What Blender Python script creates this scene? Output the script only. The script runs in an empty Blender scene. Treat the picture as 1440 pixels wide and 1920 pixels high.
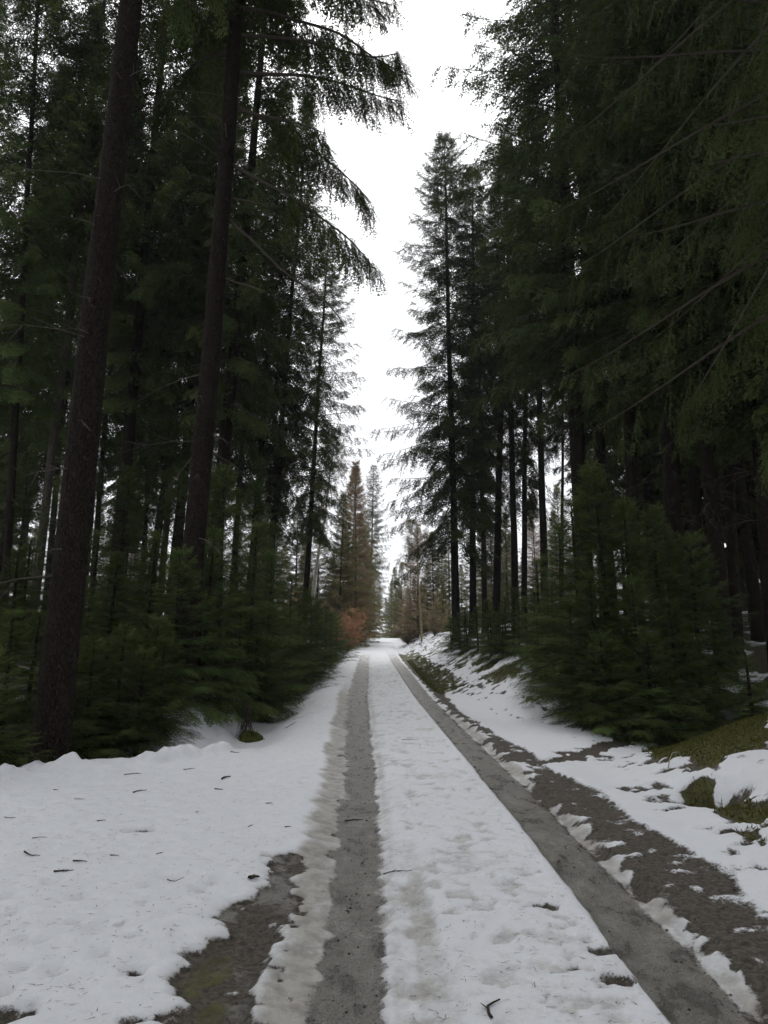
import bpy, math, random
import numpy as np
from math import radians, pi

# ---------------------------------------------------------------- camera, sky, sun, exposure
scene = bpy.context.scene
COL = scene.collection
PITCH, ROLL, YAW, EYE, FPX = 13.5, 0.5, -0.3, 1.6, 1442.0
cam = bpy.data.cameras.new('camera'); cam_o = bpy.data.objects.new('camera', cam); COL.objects.link(cam_o)
cam.sensor_fit = 'VERTICAL'; cam.sensor_height = 24.0; cam.lens = 24.0 * FPX / 1920.0
cam.clip_start = 0.05; cam.clip_end = 3000
scene.camera = cam_o

def rot_x(a): c, s = math.cos(a), math.sin(a); return np.array([[1, 0, 0], [0, c, -s], [0, s, c]])
def rot_z(a): c, s = math.cos(a), math.sin(a); return np.array([[c, -s, 0], [s, c, 0], [0, 0, 1]])
CAM_R = rot_z(radians(YAW)) @ rot_x(radians(90 + PITCH)) @ rot_z(radians(ROLL))
from mathutils import Matrix, Vector
cam_o.matrix_world = Matrix.Translation((0, 0, EYE)) @ Matrix(CAM_R.tolist()).to_4x4()

world = bpy.data.worlds.new('World'); scene.world = world; world.use_nodes = True
wn, wl = world.node_tree.nodes, world.node_tree.links
wn.clear()
w_out = wn.new('ShaderNodeOutputWorld'); w_bg = wn.new('ShaderNodeBackground')
w_sky = wn.new('ShaderNodeTexSky'); w_sky.sky_type = 'NISHITA'; w_sky.sun_disc = False
SUN_EL, SUN_AZ = radians(52), radians(-8)
w_sky.sun_elevation = SUN_EL; w_sky.sun_rotation = SUN_AZ
w_sky.air_density = 1.0; w_sky.dust_density = 4.0; w_sky.ozone_density = 1.0
w_hs = wn.new('ShaderNodeHueSaturation'); w_hs.inputs['Saturation'].default_value = 0.12
w_mix = wn.new('ShaderNodeMixRGB'); w_mix.inputs[0].default_value = 0.72
w_mix.inputs[2].default_value = (8.6, 8.8, 9.2, 1)      # the even white cloud layer
w_bg.inputs['Strength'].default_value = 0.12
wl.new(w_sky.outputs[0], w_hs.inputs['Color']); wl.new(w_hs.outputs[0], w_mix.inputs[1])
wl.new(w_mix.outputs[0], w_bg.inputs[0]); wl.new(w_bg.outputs[0], w_out.inputs[0])

sun = bpy.data.lights.new('sun', 'SUN'); sun.energy = 1.2; sun.angle = radians(40); sun.color = (1.0, 0.97, 0.93)
sun_o = bpy.data.objects.new('sun', sun); COL.objects.link(sun_o)
sd = Vector((math.sin(SUN_AZ) * math.cos(SUN_EL), math.cos(SUN_AZ) * math.cos(SUN_EL), math.sin(SUN_EL)))
sun_o.rotation_euler = sd.to_track_quat('Z', 'Y').to_euler(); sun_o.location = (0, 0, 60)

scene.view_settings.view_transform = 'Standard'; scene.view_settings.look = 'None'
scene.view_settings.exposure = 0.35; scene.view_settings.gamma = 1.0
scene.render.engine = 'CYCLES'
scene.cycles.max_bounces = 5; scene.cycles.diffuse_bounces = 2; scene.cycles.glossy_bounces = 2
scene.cycles.transmission_bounces = 3; scene.cycles.use_denoising = True; scene.cycles.adaptive_threshold = .02

# ---------------------------------------------------------------- noise and terrain
def vnoise(x, y, seed=0):
    xi = np.floor(x).astype(np.int64); yi = np.floor(y).astype(np.int64)
    fx = x - xi; fy = y - yi
    fx = fx * fx * (3 - 2 * fx); fy = fy * fy * (3 - 2 * fy)
    def h(a, b):
        n = (a * 374761393 + b * 668265263 + seed * 1442695041) & 0xffffffff
        n = ((n ^ (n >> 13)) * 1274126177) & 0xffffffff
        n = n ^ (n >> 16)
        return (n & 0xffff) / 65535.0
    a, b, c, d = h(xi, yi), h(xi + 1, yi), h(xi, yi + 1), h(xi + 1, yi + 1)
    return (a * (1 - fx) + b * fx) * (1 - fy) + (c * (1 - fx) + d * fx) * fy

def fbm(x, y, sc, octs=3, seed=0):
    r = 0; amp = 1; tot = 0
    for o in range(octs):
        r = r + amp * vnoise(x * sc, y * sc, seed + o * 7); tot += amp; amp *= 0.5; sc *= 2.03
    return r / tot

def sst(a, b, v):
    t = np.clip((v - a) / (b - a), 0, 1); return t * t * (3 - 2 * t)

SLOPE = 0.088
def rut_left(y): return np.interp(y, [0, 3, 7, 18, 38, 72, 200], [-.06, -.08, -.13, -.45, -.68, -.85, -1.0])
GAUGE = 1.52
def track_y(x):                       # centre line of the side track that leaves the road
    return 8.6 + 1.25 * (x - 1.75)
def snow_edge(x):                     # far edge of the wide snowy turnout
    return np.interp(x, [-14, -6, -3.9, -3.55, -2.5, -1.9, -1.5], [7.2, 7.7, 8.1, 9.0, 9.5, 10.6, 12.5])

def base_h(y):
    e = np.interp(y, [-60, 40, 60, 76, 95, 130, 160, 195, 260, 700], [0, 0, .1, .45, .0, -.6, .1, 2.3, 1.6, -14.0])
    return SLOPE * y + e

def extra(x, y):
    xl = rut_left(y); xr = xl + GAUGE
    e = np.zeros_like(x)
    # far side: ditch then the forest floor on the thicket side
    dl = -(x - xl)
    along = sst(9.5, 12.5, y) * (1 - sst(62, 70, y))
    ditch = -.32 * np.exp(-((dl - 1.75) / .62) ** 2) + .55 * sst(2.0, 3.4, dl) + .05 * np.clip(dl - 3.4, 0, 30)
    e = e + along * ditch
    beyond = sst(0, .9, y - snow_edge(x)) * (1 - along) * sst(1.3, 2.0, dl)
    e = e - .55 * beyond
    e = e + sst(3.5, 12, -x) * sst(0, 4, y - snow_edge(x)) * (.6)
    # bank side
    dr = x - xr
    k = sst(12.0, 17, y) * (1 - sst(60, 70, y))
    e = e + k * (-.12 * np.exp(-((dr - .62) / .3) ** 2) + 1.0 * sst(.75, 3.3, dr))
    near = 1 - sst(9, 15, y)
    e = e + near * (.35 * sst(1.0, 2.6, dr))
    e = e + .115 * np.clip(dr - 2.4, 0, 40) * sst(2, 9, y)
    ty = np.abs(y - track_y(x)) / 1.6
    tr = np.exp(-(ty / .9) ** 2) * sst(.3, 1.2, dr) * (1 - sst(8, 14, x))
    e = e - tr * .38 * sst(.5, 3, dr)
    # wet hollow beside the culvert
    e = e - .34 * np.exp(-(((x - 3.12) / .26) ** 2 + ((y - 7.45) / .34) ** 2))
    e = e + .04 * np.exp(-(((x - 3.8) / .5) ** 2 + ((y - 7.0) / .8) ** 2))
    # the forest floor undulates
    off = sst(3, 9, np.abs(x - .6))
    e = e + off * .5 * (fbm(x, y, .12, 2, 3) - .5)
    e = e - .06 * np.clip(np.abs(x) - 45, 0, 400) * (np.abs(x) > 45)
    return e

def height(x, y):
    x = np.asarray(x, float); y = np.asarray(y, float)
    return base_h(y) + extra(x, y)

def ray(px, py):
    d = np.array([(px - 720) / FPX, -(py - 960) / FPX, -1.0])
    return CAM_R @ d
def at_y(px, py, Y):
    d = ray(px, py); t = Y / d[1]
    return np.array([d[0] * t, Y, EYE + d[2] * t])
def on_ground(px, py, lift=0.0):
    d = ray(px, py); t0, t1 = .5, None
    t = .8; prev = t
    while t < 400:
        p = d * t
        if EYE + p[2] < height(np.array([p[0]]), np.array([p[1]]))[0] + lift:
            a, b = prev, t
            for _ in range(24):
                m = .5 * (a + b); q = d * m
                if EYE + q[2] < height(np.array([q[0]]), np.array([q[1]]))[0] + lift: b = m
                else: a = m
            q = d * b
            return np.array([q[0], q[1], EYE + q[2]])
        prev = t; t *= 1.02
    q = d * 60
    return np.array([q[0], q[1], EYE + q[2]])

# ---------------------------------------------------------------- node helpers and materials
def new_mat(name):
    m = bpy.data.materials.new(name); m.use_nodes = True
    nt = m.node_tree; nt.nodes.clear()
    out = nt.nodes.new('ShaderNodeOutputMaterial'); bs = nt.nodes.new('ShaderNodeBsdfPrincipled')
    nt.links.new(bs.outputs[0], out.inputs[0])
    return m, nt, bs, out
class NT:
    def __init__(s, nt): s.nt = nt
    def n(s, t, **kw):
        o = s.nt.nodes.new(t)
        for k, v in kw.items(): setattr(o, k, v)
        return o
    def link(s, a, b): s.nt.links.new(a, b)
    def set(s, inp, v):
        if hasattr(v, 'is_output') or isinstance(v, bpy.types.NodeSocket): s.link(v, inp)
        else: inp.default_value = v
    def math(s, op, a, b=0.0, c=None, clamp=False):
        o = s.n('ShaderNodeMath', operation=op); o.use_clamp = clamp
        s.set(o.inputs[0], a); s.set(o.inputs[1], b)
        if c is not None: s.set(o.inputs[2], c)
        return o.outputs[0]
    def mix(s, f, a, b, blend='MIX'):
        o = s.n('ShaderNodeMixRGB', blend_type=blend)
        s.set(o.inputs[0], f); s.set(o.inputs[1], a); s.set(o.inputs[2], b)
        return o.outputs[0]
    def attr(s, name):
        o = s.n('ShaderNodeAttribute', attribute_name=name); return o.outputs['Fac']
    def noise(s, sc, det=3, rough=.55, vec=None):
        o = s.n('ShaderNodeTexNoise'); o.inputs['Scale'].default_value = sc
        o.inputs['Detail'].default_value = det; o.inputs['Roughness'].default_value = rough
        if vec is not None: s.link(vec, o.inputs['Vector'])
        return o.outputs['Fac']
    def ramp(s, v, lo, hi):
        o = s.n('ShaderNodeMapRange', interpolation_type='SMOOTHSTEP')
        s.set(o.inputs[0], v); s.set(o.inputs[1], lo); s.set(o.inputs[2], hi)
        return o.outputs[0]
    def bump(s, h, strength, dist, prev=None):
        o = s.n('ShaderNodeBump'); o.inputs['Strength'].default_value = strength; o.inputs['Distance'].default_value = dist
        s.link(h, o.inputs['Height'])
        if prev is not None: s.link(prev, o.inputs['Normal'])
        return o.outputs[0]

def C(r, g, b): return (r, g, b, 1)

def ground_material():
    m, nt, bs, out = new_mat('winter_ground'); t = NT(nt)
    geo = t.n('ShaderNodeNewGeometry'); P = geo.outputs['Position']
    snow, slush, moss, ice = t.attr('snow'), t.attr('slush'), t.attr('moss'), t.attr('ice')
    n8, n30, n90, n250 = t.noise(9, 4, .6, P), t.noise(34, 4, .6, P), t.noise(110, 3, .6, P), t.noise(320, 2, .6, P)
    # bare ground: needle litter, mud and gravel
    mud = t.mix(t.ramp(n30, .3, .7), C(.022, .017, .012), C(.10, .085, .064))
    mud = t.mix(t.ramp(n90, .55, .75), mud, C(.14, .125, .10))
    mp = t.n('ShaderNodeMapping'); mp.inputs['Scale'].default_value = (1, .45, 1); t.link(P, mp.inputs['Vector'])
    n5 = t.noise(6.5, 5, .62, mp.outputs[0])
    icec = t.mix(n30, C(.12, .112, .096), C(.24, .23, .205))
    icec = t.mix(t.math('MULTIPLY', t.ramp(n5, .47, .34), .6), icec, C(.30, .29, .265))
    icec = t.mix(t.ramp(n90, .52, .68), icec, C(.07, .062, .05))
    vg = t.n('ShaderNodeTexVoronoi'); vg.inputs['Scale'].default_value = 75; t.link(P, vg.inputs['Vector'])
    grit = t.n('ShaderNodeSeparateColor'); t.link(vg.outputs['Color'], grit.inputs[0])
    gv = t.ramp(vg.outputs['Distance'], .55, .25)
    stone = t.mix(grit.outputs[0], C(.05, .045, .038), C(.33, .31, .275))
    icec = t.mix(t.math('MULTIPLY', gv, t.ramp(grit.outputs[1], .45, .60)), icec, stone)
    icec = t.mix(t.math('MULTIPLY', t.ramp(n250, .52, .64), .55), icec, C(.06, .053, .044))
    icec = t.mix(t.math('MULTIPLY', t.ramp(n5, .50, .62), .75), icec, C(.058, .052, .043))
    mossc = t.mix(n30, C(.034, .036, .010), C(.115, .112, .028))
    mossc = t.mix(t.ramp(n8, .48, .68), mossc, C(.055, .040, .018))
    bare = t.mix(t.ramp(t.math('ADD', ice, t.math('MULTIPLY', t.math('SUBTRACT', n30, .5), .6)), .35, .65), mud, icec)
    bare = t.mix(t.ramp(t.math('ADD', moss, t.math('MULTIPLY', t.math('SUBTRACT', n8, .5), .7)), .38, .62), bare, mossc)
    # snow: old, granular, sprinkled with needles
    sn = t.mix(n8, C(.66, .68, .72), C(.79, .80, .82))
    sn = t.mix(t.math('MULTIPLY', t.ramp(n250, .62, .74), .45), sn, C(.33, .30, .26))
    sl = t.mix(t.ramp(n8, .35, .65), t.mix(n30, C(.20, .186, .165), C(.38, .36, .325)), t.mix(n90, C(.34, .325, .295), C(.54, .52, .48)))
    sn = t.mix(t.ramp(t.math('ADD', slush, t.math('MULTIPLY', t.math('SUBTRACT', n30, .5), .5)), .15, .85), sn, sl)
    f = t.math('ADD', snow, t.math('MULTIPLY', t.math('SUBTRACT', n30, .5), .42))
    f = t.math('ADD', f, t.math('MULTIPLY', t.math('SUBTRACT', n90, .5), .30))
    f = t.ramp(f, .40, .60)
    col = t.mix(f, bare, sn)
    t.link(col, bs.inputs['Base Color'])
    r_bare = t.mix(t.ramp(ice, .2, .7), C(.75, .75, .75), t.mix(t.ramp(n5, .45, .65), C(.46, .46, .46), C(.20, .20, .20)))
    rg = t.mix(f, r_bare, C(.62, .62, .62)); t.link(rg, bs.inputs['Roughness'])
    bs.inputs['Specular IOR Level'].default_value = .35
    hh = t.math('ADD', t.math('MULTIPLY', n90, .5), t.math('MULTIPLY', n30, 1.0))
    hh = t.math('ADD', hh, t.math('MULTIPLY', f, .7))
    hh = t.math('ADD', hh, t.math('MULTIPLY', t.math('MULTIPLY', gv, t.math('SUBTRACT', 1.0, f)), .5))
    b = t.bump(hh, .6, .013)
    b = t.bump(n250, .5, .005, b)
    t.link(b, bs.inputs['Normal'])
    return m

def needle_material(name, dark, light, tip):
    m, nt, bs, out = new_mat(name); t = NT(nt)
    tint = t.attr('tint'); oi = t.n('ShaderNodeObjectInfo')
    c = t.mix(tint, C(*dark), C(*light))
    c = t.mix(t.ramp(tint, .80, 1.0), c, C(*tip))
    hs = t.n('ShaderNodeHueSaturation'); t.link(c, hs.inputs['Color'])
    t.link(t.math('ADD', .488, t.math('MULTIPLY', oi.outputs['Random'], .03)), hs.inputs['Hue'])
    t.link(t.math('ADD', .75, t.math('MULTIPLY', oi.outputs['Random'], .5)), hs.inputs['Value'])
    t.link(hs.outputs[0], bs.inputs['Base Color'])
    bs.inputs['Roughness'].default_value = .8; bs.inputs['Specular IOR Level'].default_value = .04
    tr = t.n('ShaderNodeBsdfTranslucent'); t.link(hs.outputs[0], tr.inputs['Color'])
    mx = t.n('ShaderNodeMixShader'); mx.inputs[0].default_value = .22
    t.link(bs.outputs[0], mx.inputs[1]); t.link(tr.outputs[0], mx.inputs[2]); t.link(mx.outputs[0], out.inputs[0])
    return m

def bark_material(name, dark, light, moss=None, scale=1.0):
    m, nt, bs, out = new_mat(name); t = NT(nt)
    tc = t.n('ShaderNodeTexCoord'); mp = t.n('ShaderNodeMapping'); mp.inputs['Scale'].default_value = (1, 1, .45)
    t.link(tc.outputs['Object'], mp.inputs['Vector']); V = mp.outputs[0]
    vo = t.n('ShaderNodeTexVoronoi', feature='DISTANCE_TO_EDGE'); vo.inputs['Scale'].default_value = 31 * scale
    nz = t.noise(7 * scale, 4, .6, V); n2 = t.noise(45 * scale, 4, .65, V)
    wob = t.n('ShaderNodeVectorMath', operation='ADD'); sc = t.n('ShaderNodeVectorMath', operation='SCALE')
    nc = t.n('ShaderNodeTexNoise'); nc.inputs['Scale'].default_value = 18 * scale; t.link(V, nc.inputs['Vector'])
    t.link(nc.outputs['Color'], sc.inputs[0]); sc.inputs['Scale'].default_value = .06
    t.link(V, wob.inputs[0]); t.link(sc.outputs[0], wob.inputs[1]); t.link(wob.outputs[0], vo.inputs['Vector'])
    e = t.ramp(vo.outputs['Distance'], .0, .12)
    c = t.mix(n2, C(*dark), C(*light))
    c = t.mix(t.ramp(nz, .55, .75), c, C(light[0] * .9, light[1] * 1.02, light[2] * .95))
    c = t.mix(t.math('MULTIPLY', t.math('SUBTRACT', 1.0, e), .55), c, C(dark[0] * .4, dark[1] * .4, dark[2] * .4))
    if moss:
        at = t.attr('moss')
        c = t.mix(t.ramp(t.math('ADD', at, t.math('MULTIPLY', t.math('SUBTRACT', nz, .5), .9)), .4, .7), c, C(*moss))
    t.link(c, bs.inputs['Base Color']); bs.inputs['Roughness'].default_value = .9
    bs.inputs['Specular IOR Level'].default_value = .05
    b = t.bump(t.math('ADD', e, t.math('MULTIPLY', n2, .8)), 1.0, .022 / scale); t.link(b, bs.inputs['Normal'])
    return m

def simple_material(name, a, b, scale=20, rough=.8):
    m, nt, bs, out = new_mat(name); t = NT(nt)
    tc = t.n('ShaderNodeTexCoord'); n = t.noise(scale, 4, .6, tc.outputs['Object'])
    t.link(t.mix(n, C(*a), C(*b)), bs.inputs['Base Color']); bs.inputs['Roughness'].default_value = rough
    bs.inputs['Specular IOR Level'].default_value = .2
    t.link(t.bump(n, .5, .01), bs.inputs['Normal'])
    return m

def birch_material(name, tone):
    m, nt, bs, out = new_mat(name); t = NT(nt)
    tc = t.n('ShaderNodeTexCoord'); mp = t.n('ShaderNodeMapping'); mp.inputs['Scale'].default_value = (2, 2, 9)
    t.link(tc.outputs['Object'], mp.inputs['Vector'])
    n = t.noise(2.2, 4, .6, mp.outputs[0]); n2 = t.noise(1.2, 3, .6, tc.outputs['Object'])
    c = t.mix(n2, C(tone[0] * .7, tone[1] * .7, tone[2] * .65), C(*tone))
    c = t.mix(t.ramp(n, .58, .66), c, C(.05, .042, .035))
    t.link(c, bs.inputs['Base Color']); bs.inputs['Roughness'].default_value = .75
    return m

M_GROUND = ground_material()
M_NEEDLE = needle_material('spruce_needles', (.026, .040, .014), (.074, .096, .030), (.10, .125, .038))
M_YOUNG = needle_material('young_spruce_needles', (.042, .068, .020), (.105, .140, .042), (.14, .175, .055))
M_FAR = needle_material('roadside_needles', (.085, .085, .030), (.195, .182, .062), (.24, .21, .085))
M_LARCH = needle_material('larch_twigs', (.20, .135, .085), (.36, .26, .175), (.40, .29, .20))
M_BEECH = needle_material('copper_leaves', (.44, .235, .115), (.66, .40, .225), (.70, .47, .30))
M_TWIGBUSH = needle_material('bare_brush', (.16, .12, .075), (.28, .22, .14), (.32, .25, .16))
M_BARK = bark_material('spruce_bark', (.012, .0095, .0075), (.040, .031, .024), moss=(.045, .055, .015))
M_BARK_GREY = bark_material('grey_spruce_bark', (.05, .042, .035), (.13, .112, .092))
M_WOOD = simple_material('branch_wood', (.028, .022, .017), (.070, .056, .043), 30)
M_DEAD = simple_material('dead_twig_wood', (.045, .037, .030), (.13, .11, .09), 30)
M_BIRCH = birch_material('birch_bark', (.55, .52, .46))
M_BIRCH_OCHRE = birch_material('ochre_birch_bark', (.34, .26, .14))
M_TWIG = simple_material('fallen_twig_wood', (.020, .015, .011), (.06, .045, .033), 60)
M_MOSS = needle_material('moss_tufts', (.050, .054, .014), (.135, .135, .034), (.17, .16, .05))
M_GRASS = needle_material('dead_grass', (.07, .062, .028), (.20, .165, .085), (.25, .21, .11))
M_LITTER = simple_material('needle_litter', (.05, .035, .022), (.13, .095, .06), 80)
M_STONE = needle_material('wet_gravel', (.07, .063, .053), (.16, .15, .13), (.26, .25, .22))
M_STRAW = simple_material('pale_stalk', (.22, .20, .15), (.36, .33, .26), 40)

# ---------------------------------------------------------------- mesh helpers
def mesh_np(name, V, faces, mats, midx=None, attrs=None, smooth=False):
    """V (n,3); faces (m,k) int, k = 3 or 4."""
    V = np.asarray(V, np.float32); faces = np.asarray(faces, np.int32)
    me = bpy.data.meshes.new(name)
    k = faces.shape[1]
    me.vertices.add(len(V)); me.vertices.foreach_set('co', V.ravel())
    me.loops.add(faces.size); me.loops.foreach_set('vertex_index', faces.ravel())
    me.polygons.add(len(faces))
    me.polygons.foreach_set('loop_start', np.arange(0, faces.size, k, dtype=np.int32))
    for m in mats: me.materials.append(m)
    if midx is not None: me.polygons.foreach_set('material_index', np.asarray(midx, np.int32))
    me.polygons.foreach_set('use_smooth', np.full(len(faces), smooth))
    me.update(calc_edges=True)
    for a, v in (attrs or {}).items():
        at = me.attributes.new(a, 'FLOAT', 'POINT'); at.data.foreach_set('value', np.asarray(v, np.float32))
    return me

def tube(pts, rad, sides=6, rng=None, rough=0.0):
    """rings along a polyline -> V, quads"""
    pts = np.asarray(pts, float); n = len(pts)
    T = np.gradient(pts, axis=0); T /= np.linalg.norm(T, axis=1)[:, None] + 1e-9
    ref = np.where(np.abs(T[:, 2:3]) > .9, np.array([[1., 0, 0]]), np.array([[0, 0, 1.]]))
    if np.abs(T[:, 2]).mean() > .8: ref = np.tile(np.array([[1., 0, 0]]), (n, 1))
    A = np.cross(T, ref); A /= np.linalg.norm(A, axis=1)[:, None] + 1e-9
    B = np.cross(T, A)
    an = np.linspace(0, 2 * pi, sides, endpoint=False)
    R = np.asarray(rad, float)[:, None] * np.ones((1, sides))
    if rough and rng is not None: R = R * (1 + rough * (rng.random((n, sides)) - .5))
    V = pts[:, None, :] + R[..., None] * (np.cos(an)[None, :, None] * A[:, None, :] + np.sin(an)[None, :, None] * B[:, None, :])
    i = np.arange(n - 1)[:, None] * sides; j = np.arange(sides)[None, :]; j2 = (j + 1) % sides
    Q = np.stack([i + j, i + j2, i + sides + j2, i + sides + j], -1).reshape(-1, 4)
    return V.reshape(-1, 3), Q

class Soup:
    """collects geometry of one part, several materials"""
    def __init__(s): s.V = []; s.F = []; s.M = []; s.T = []; s.n = 0
    def tris(s, V, F, m=0, tint=None):
        s.V.append(V); s.F.append(F + s.n); s.M.append(np.full(len(F), m)); s.n += len(V)
        s.T.append(np.full(len(V), .5) if tint is None else tint)
    def quads(s, V, Q, m=0, tint=None):
        s.tris(V, np.concatenate([Q[:, [0, 1, 2]], Q[:, [0, 2, 3]]]), m, tint)
    def mesh(s, name, mats, smooth=False):
        return mesh_np(name, np.concatenate(s.V), np.concatenate(s.F), mats, np.concatenate(s.M), {'tint': np.concatenate(s.T)}, smooth)

def obj(name, me, parent=None, loc=None):
    o = bpy.data.objects.new(name, me); COL.objects.link(o)
    if parent is not None: o.parent = parent
    if loc is not None: o.location = loc
    return o
def empty(name, loc):
    o = bpy.data.objects.new(name, None); COL.objects.link(o); o.location = loc; o.empty_display_size = .3
    return o
def tag(o, label, cat, group=None):
    o['label'] = label; o['category'] = cat
    if group: o['group'] = group
    return o

# ---------------------------------------------------------------- ground and road
def poly_ground(pts, lift=0.0):
    return np.array([on_ground(px, py, lift)[:2] for px, py in pts])
def poly_sd(P, x, y):
    """signed distance, positive inside"""
    inside = np.zeros(x.shape, bool); dmin = np.full(x.shape, 1e9)
    n = len(P)
    for i in range(n):
        ax, ay = P[i]; bx, by = P[(i + 1) % n]
        cond = ((ay > y) != (by > y))
        xx = (bx - ax) * (y - ay) / ((by - ay) if abs(by - ay) > 1e-9 else 1e-9) + ax
        inside ^= cond & (x < xx)
        ux, uy = bx - ax, by - ay; L2 = ux * ux + uy * uy + 1e-12
        t = np.clip(((x - ax) * ux + (y - ay) * uy) / L2, 0, 1)
        dmin = np.minimum(dmin, np.hypot(x - ax - t * ux, y - ay - t * uy))
    return np.where(inside, dmin, -dmin)

def build_ground():
    xs = [0.0]; d = .03
    a = np.arange(-4.4, 5.6, .036)
    left = [a[0]]; d = .03
    while left[-1] > -170: d = min(d * 1.055, 8); left.append(left[-1] - d)
    right = [a[-1]]; d = .03
    while right[-1] < 170: d = min(d * 1.05, 8); right.append(right[-1] + d)
    xs = np.concatenate([np.array(left[1:])[::-1], a, np.array(right[1:])])
    ys = list(np.arange(-30, 1.2, .6)) + list(np.arange(1.4, 10.5, .036))
    while ys[-1] < 420: ys.append(ys[-1] + max(.036, .0105 * ys[-1]) * (1 if ys[-1] < 80 else 3))
    ys = np.array(ys)
    X, Y = np.meshgrid(xs, ys)
    n1 = fbm(X, Y, 1.6, 3, 11) - .5; n2 = fbm(X, Y, 6, 3, 21) - .5; n3 = fbm(X, Y, 16, 2, 31) - .5
    near = 1 - sst(30, 60, Y)
    wx = X + .10 * n2 + .05 * n3; wy = Y + .22 * n2 + .10 * n3
    xl = rut_left(Y); xr = xl + GAUGE
    Z = height(X, Y)
    snow = np.ones_like(X); slush = np.zeros_like(X); moss = np.zeros_like(X); ice = np.zeros_like(X)
    hgt = np.zeros_like(X)
    dl = wx - xl; dr = wx - xr; ds = X + .05 * n2 + .03 * n3 + .07 * n1 - xl
    # --- forest floor away from the road
    left_f = sst(2.7, 3.6, -(X - xl) + .8 * n1) * sst(-.2, .4, Y - snow_edge(X))
    left_f = np.maximum(left_f, sst(-.15, .25, Y - snow_edge(X)) * (1 - sst(10.2, 11.5, Y)) * sst(1.0, 1.5, -(X - xl)))
    snow = np.where(left_f > .0, 1 - left_f * (.80 + .9 * n1 + .5 * n2), snow)
    right_f = sst(3.0, 4.4, dr + 1.2 * n1) * sst(10, 13, Y)
    snow = snow - right_f * (.62 + 1.6 * n1 + .9 * n2)
    rn = sst(2.4, 3.2, dr) * (1 - sst(9, 13, Y)); snow = snow - rn * (.40 + 1.6 * n1 + 1.7 * n2)
    moss = moss + .45 * (right_f + rn) + .3 * left_f
    # bank: melting snow with dark flecks
    bank = sst(.6, 1.2, dr) * (1 - sst(3.0, 4.4, dr)) * sst(11, 14, Y) * (1 - sst(58, 66, Y))
    snow = snow - bank * np.clip(.12 + .7 * n1 + 2.6 * n2 + 1.2 * n3, -.2, .95) * (.80 + .4 * sst(22, 34, Y))
    nb_ = sst(.75, 1.2, dr) * (1 - sst(2.4, 3.2, dr)) * (1 - sst(10, 13, Y)); snow = snow - nb_ * np.clip(.16 + 1.8 * n2 + .9 * n1, 0, .9)
    # ditch side of the thicket
    lb = sst(2.2, 2.9, -(X - xl)) * sst(11, 14, Y) * (1 - sst(60, 66, Y))
    snow = snow - lb * np.clip(.10 + 1.3 * n2 + .6 * n1, 0, .8)
    # snow bridge of the crossing lane
    cross = sst(63, 68, Y) * (1 - sst(80, 90, Y)); snow = np.maximum(snow, cross * .95)
    # --- ruts
    hw = np.interp(Y, [0, 8, 18, 40], [.165, .19, .25, .30])
    rut_on = (1 - sst(34, 62, Y + 10 * n1)) * (1 - .35 * sst(20, 40, Y))
    soft = .085; hw = hw + .05 * n1 + .03 * n2
    core = sst(soft, -soft, np.abs(ds + .02) - hw + .10 * n3) * rut_on
    sl_l = sst(.12, -.07, np.abs(ds + .02 + hw + .08) - .12) * (1 - sst(14, 30, Y))
    sl_r = sst(.04, -.03, np.abs(ds - hw - .03) - .04)
    snow = snow - sl_l * np.clip(.0 + 1.1 * n2 + .9 * n3, 0, .42) * (1 - sst(9, 14, Y))
    snow = snow - core * (.74 + .7 * n2 + .4 * n3); ice = ice + core
    slush = np.maximum(slush, np.maximum(sl_l * np.clip(.88 + .6 * n2 + .3 * n1, .55, 1), sl_r * (.45 + .7 * n2)) * rut_on)
    slush = np.maximum(slush, core * .8)
    hgt -= .040 * sst(.16, -.06, np.abs(ds + .05) - hw - .06) * rut_on
    # faint wheel line beside it
    f2 = sst(.04, -.03, np.abs(dl - .335 - .02 * n1) - .085) * (1 - sst(4.6, 7.5, Y))
    slush = np.maximum(slush, f2 * (.62 + .8 * n2)); hgt -= .022 * f2; ice = np.maximum(ice, .5 * f2)
    snow = snow - f2 * np.clip(.12 + 1.0 * n3 + .5 * n2, 0, .45)
    # second rut
    w2 = np.interp(Y, [0, 8, 18, 40], [.19, .20, .20, .26])
    c2r = dr + .0
    core2 = sst(.05, -.05, np.abs((X + .03 * n3 + .03 * n2 - xr) + .02) - w2 - .04 * n1) * rut_on
    snow = snow - core2 * (.80 + .45 * n2 + .2 * n3); ice = np.maximum(ice, core2 * .95); slush = np.maximum(slush, core2 * .9)
    hgt -= .050 * sst(.06, -.03, np.abs(X - xr - .02) - w2 - .03) * rut_on
    s2 = sst(.05, -.05, np.abs(dr - w2 - .06) - .09) * (1 - sst(13, 20, Y))
    slush = np.maximum(slush, s2 * (.8 + .6 * n2)); snow = snow - s2 * np.clip(.22 + 1.3 * n2, 0, .6); hgt -= .022 * s2
    bw = np.interp(Y, [0, 5, 8, 10, 14, 22], [.60, .58, .50, .34, .25, .35])
    c3 = w2 + .10 + .5 * bw
    bare = sst(.10, -.10, np.abs(dr - c3) - .5 * bw - .25 * n1) * (1 - sst(40, 52, Y))
    snow = snow - bare * (.76 + 1.0 * n2 + .5 * n3)
    slush = slush * (1 - .7 * bare)
    ice = np.where(bare > .5, ice * .3, ice)
    # mossy verge further up
    mv = sst(.15, -.15, np.abs(dr - .85 - .2 * n1) - .5) * sst(17, 24, Y) * (1 - sst(42, 50, Y))
    moss = np.maximum(moss, mv * 1.0); snow = snow - mv * (.78 + .9 * n2)
    mb = sst(.25, -.25, np.abs(dr - 2.0) - .35) * sst(16, 19, Y) * (1 - sst(26, 32, Y)) * sst(-.05, .15, n1)
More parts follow.
